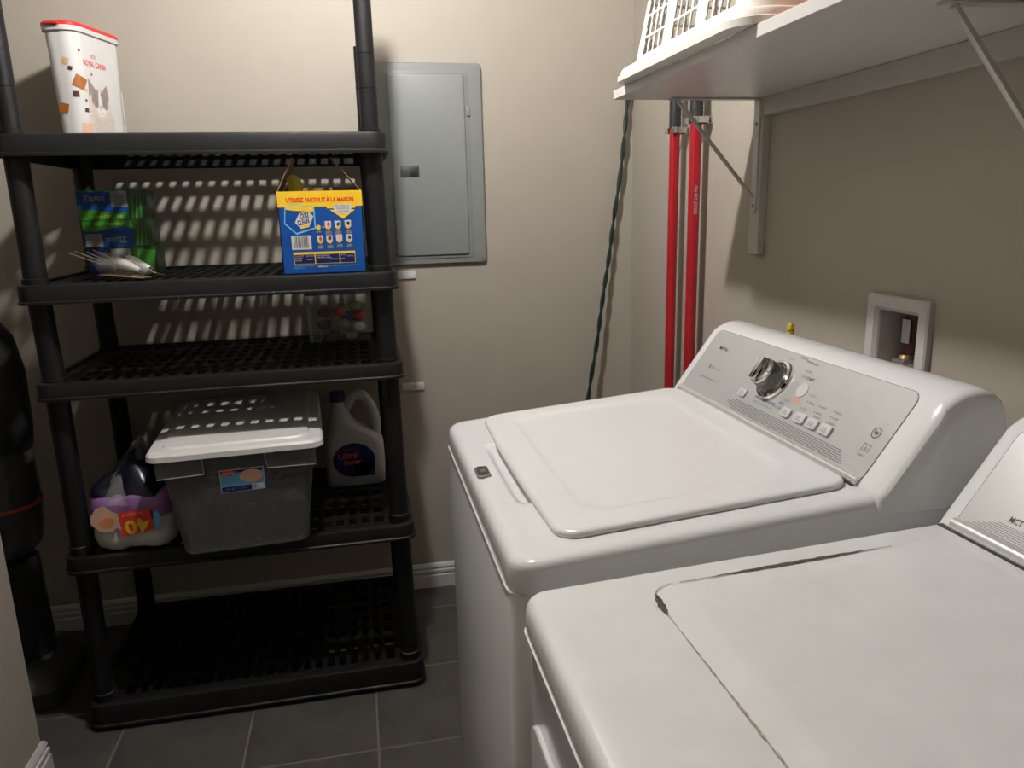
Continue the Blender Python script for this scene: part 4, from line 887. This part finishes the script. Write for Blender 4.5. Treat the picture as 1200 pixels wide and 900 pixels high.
# paper roll pack
pp_ = thing('paper_pack', 'plastic wrapped paper pack with purple flower print and upside-down red 40', 'paper pack', (-0.632, 2.10, S4))
def pk_ring(z, out=0.0, wob=0.0):
    pts = rr(-0.718 - out, -0.522 + out, 1.985 - out, 2.24 + out, 0.05, z, 8, 10)
    for p in pts:
        s = math.sin(p.x * 28 + 0.4) * math.cos(p.y * 25); p.y += 0.004 * s - (0.010 * math.exp(-((p.x + 0.636) / 0.012) ** 2) * -1 if p.y < 2.05 else 0)
        p.x += wob * math.sin(p.y * 60 + z * 80); p.z += 0.003 * math.sin(p.x * 70)
    return pts
build('roll_bundle', B().loft([pk_ring(S4 + 0.004, -0.012), pk_ring(S4 + 0.010, -0.002), pk_ring(S4 + 0.04, 0.004), pk_ring(S4 + 0.075, 0.002), pk_ring(S4 + 0.10, 0.004)], True, True), 'paper', pp_, angle=70)
build('flower_band', B().loft([pk_ring(S4 + 0.09, 0.0045), pk_ring(S4 + 0.115, 0.004), pk_ring(S4 + 0.14, 0.0), pk_ring(S4 + 0.15, -0.012)]), 'lilac', pp_, angle=70)
build('dark_top', B().loft([[p + Vector((0.012 * math.sin(p.y * 30), 0, 0.012 * math.sin(p.x * 45 + p.y * 20))) for p in pk_ring(S4 + z, o, 0.004)] for z, o in ((0.135, -0.006), (0.165, -0.014), (0.19, -0.03), (0.215, -0.055), (0.235, -0.085))]), 'blacknavy', pp_, angle=70)
fm2 = lambda u, v, e=0.0: Vector((u, 1.978 - e, S4 + v))
def fp(n, vf, m, e): build(n, B().mapped(vf, lambda u, v: fm2(u, v, e)), m, pp_, smooth=False)
fp('flower', fan(-0.678, 0.098, 0.032, 0.034, 18, 0.12, 2), 'peach', 0.0035)
fp('flower_centre', merge(fan(-0.672, 0.090, 0.018, 0.014, 12, 0.15, 8)), 'orange', 0.0042)
fp('blue_spot', fan(-0.552, 0.085, 0.010, 0.025, 10, 0.1, 4), 'sky', 0.0035)
fp('red_patch', quads([[(-0.640, 0.047), (-0.562, 0.060), (-0.568, 0.118), (-0.644, 0.114)]]), 'boxred', 0.004)
fp('count_lettering', merge(text('40', 0.040, -0.601, 0.074, 0.062, rot=math.pi + 0.16, bold=0.03)), 'boxyellow', 0.0055)
fp('small_lettering', text('ROULEAUX', 0.008, -0.610, 0.106, 0.05, rot=math.pi + 0.08), 'peach', 0.0055)
fl = []
for k in range(7):
    t = k / 6; fl.append([Vector((-0.655 + 0.06 * t + (0.056 * (1 - t) + 0.008) * math.cos(a) * (1 + 0.12 * math.sin(5 * a + k)), 2.06 + 0.05 * t + (0.065 * (1 - t) + 0.02) * math.sin(a), S4 + 0.125 + 0.150 * t + 0.010 * math.sin(3 * a + k))) for a in [2 * math.pi * q / 18 for q in range(18)]])
build('clear_wrap', B().loft(fl, False, True), 'wrap', pp_, angle=20)

# ================================================================== dark upright vacuum in the alcove
vx, vy = -1.045, 2.28
vc = thing('upright_vacuum', 'dark upright vacuum cleaner with grey cup, in shadow left of the shelf unit', 'vacuum cleaner', (vx, vy, 0))
VT = Matrix.Translation((vx, vy, 0))
build('vacuum_head', B().loft([rr(vx - 0.15, vx + 0.13, vy - 0.17, vy + 0.12, 0.04, z, 6) for z in (0.005, 0.05)] + [rr(vx - 0.11, vx + 0.10, vy - 0.10, vy + 0.10, 0.05, 0.10, 6)]), 'darkgrey', vc)
build('vacuum_neck', B().lathe([(0, 0.09), (0.075, 0.09), (0.07, 0.40), (0, 0.42)], VT, 28), 'blackgrip', vc)
build('dust_cup', B().lathe([(0, 0.415), (0.06, 0.42), (0.085, 0.445), (0.098, 0.50), (0.102, 0.60), (0.100, 0.735), (0, 0.735)], VT, 32), 'cup', vc)
build('cup_band', B().lathe([(0.103, 0.565), (0.1045, 0.567), (0.1045, 0.575), (0.103, 0.577)], VT, 32), 'redorange', vc)
build('motor_housing', B().lathe([(0, 0.73), (0.105, 0.735), (0.112, 0.80), (0.115, 0.95), (0.10, 1.05), (0.07, 1.10), (0.03, 1.12), (0, 1.12)], VT, 32), 'blackgrip', vc)
build('handle', B().tube([(vx, vy, 1.10), (vx - 0.01, vy + 0.06, 1.25), (vx - 0.02, vy + 0.08, 1.34)], 0.016, 12), 'darkgrey', vc)
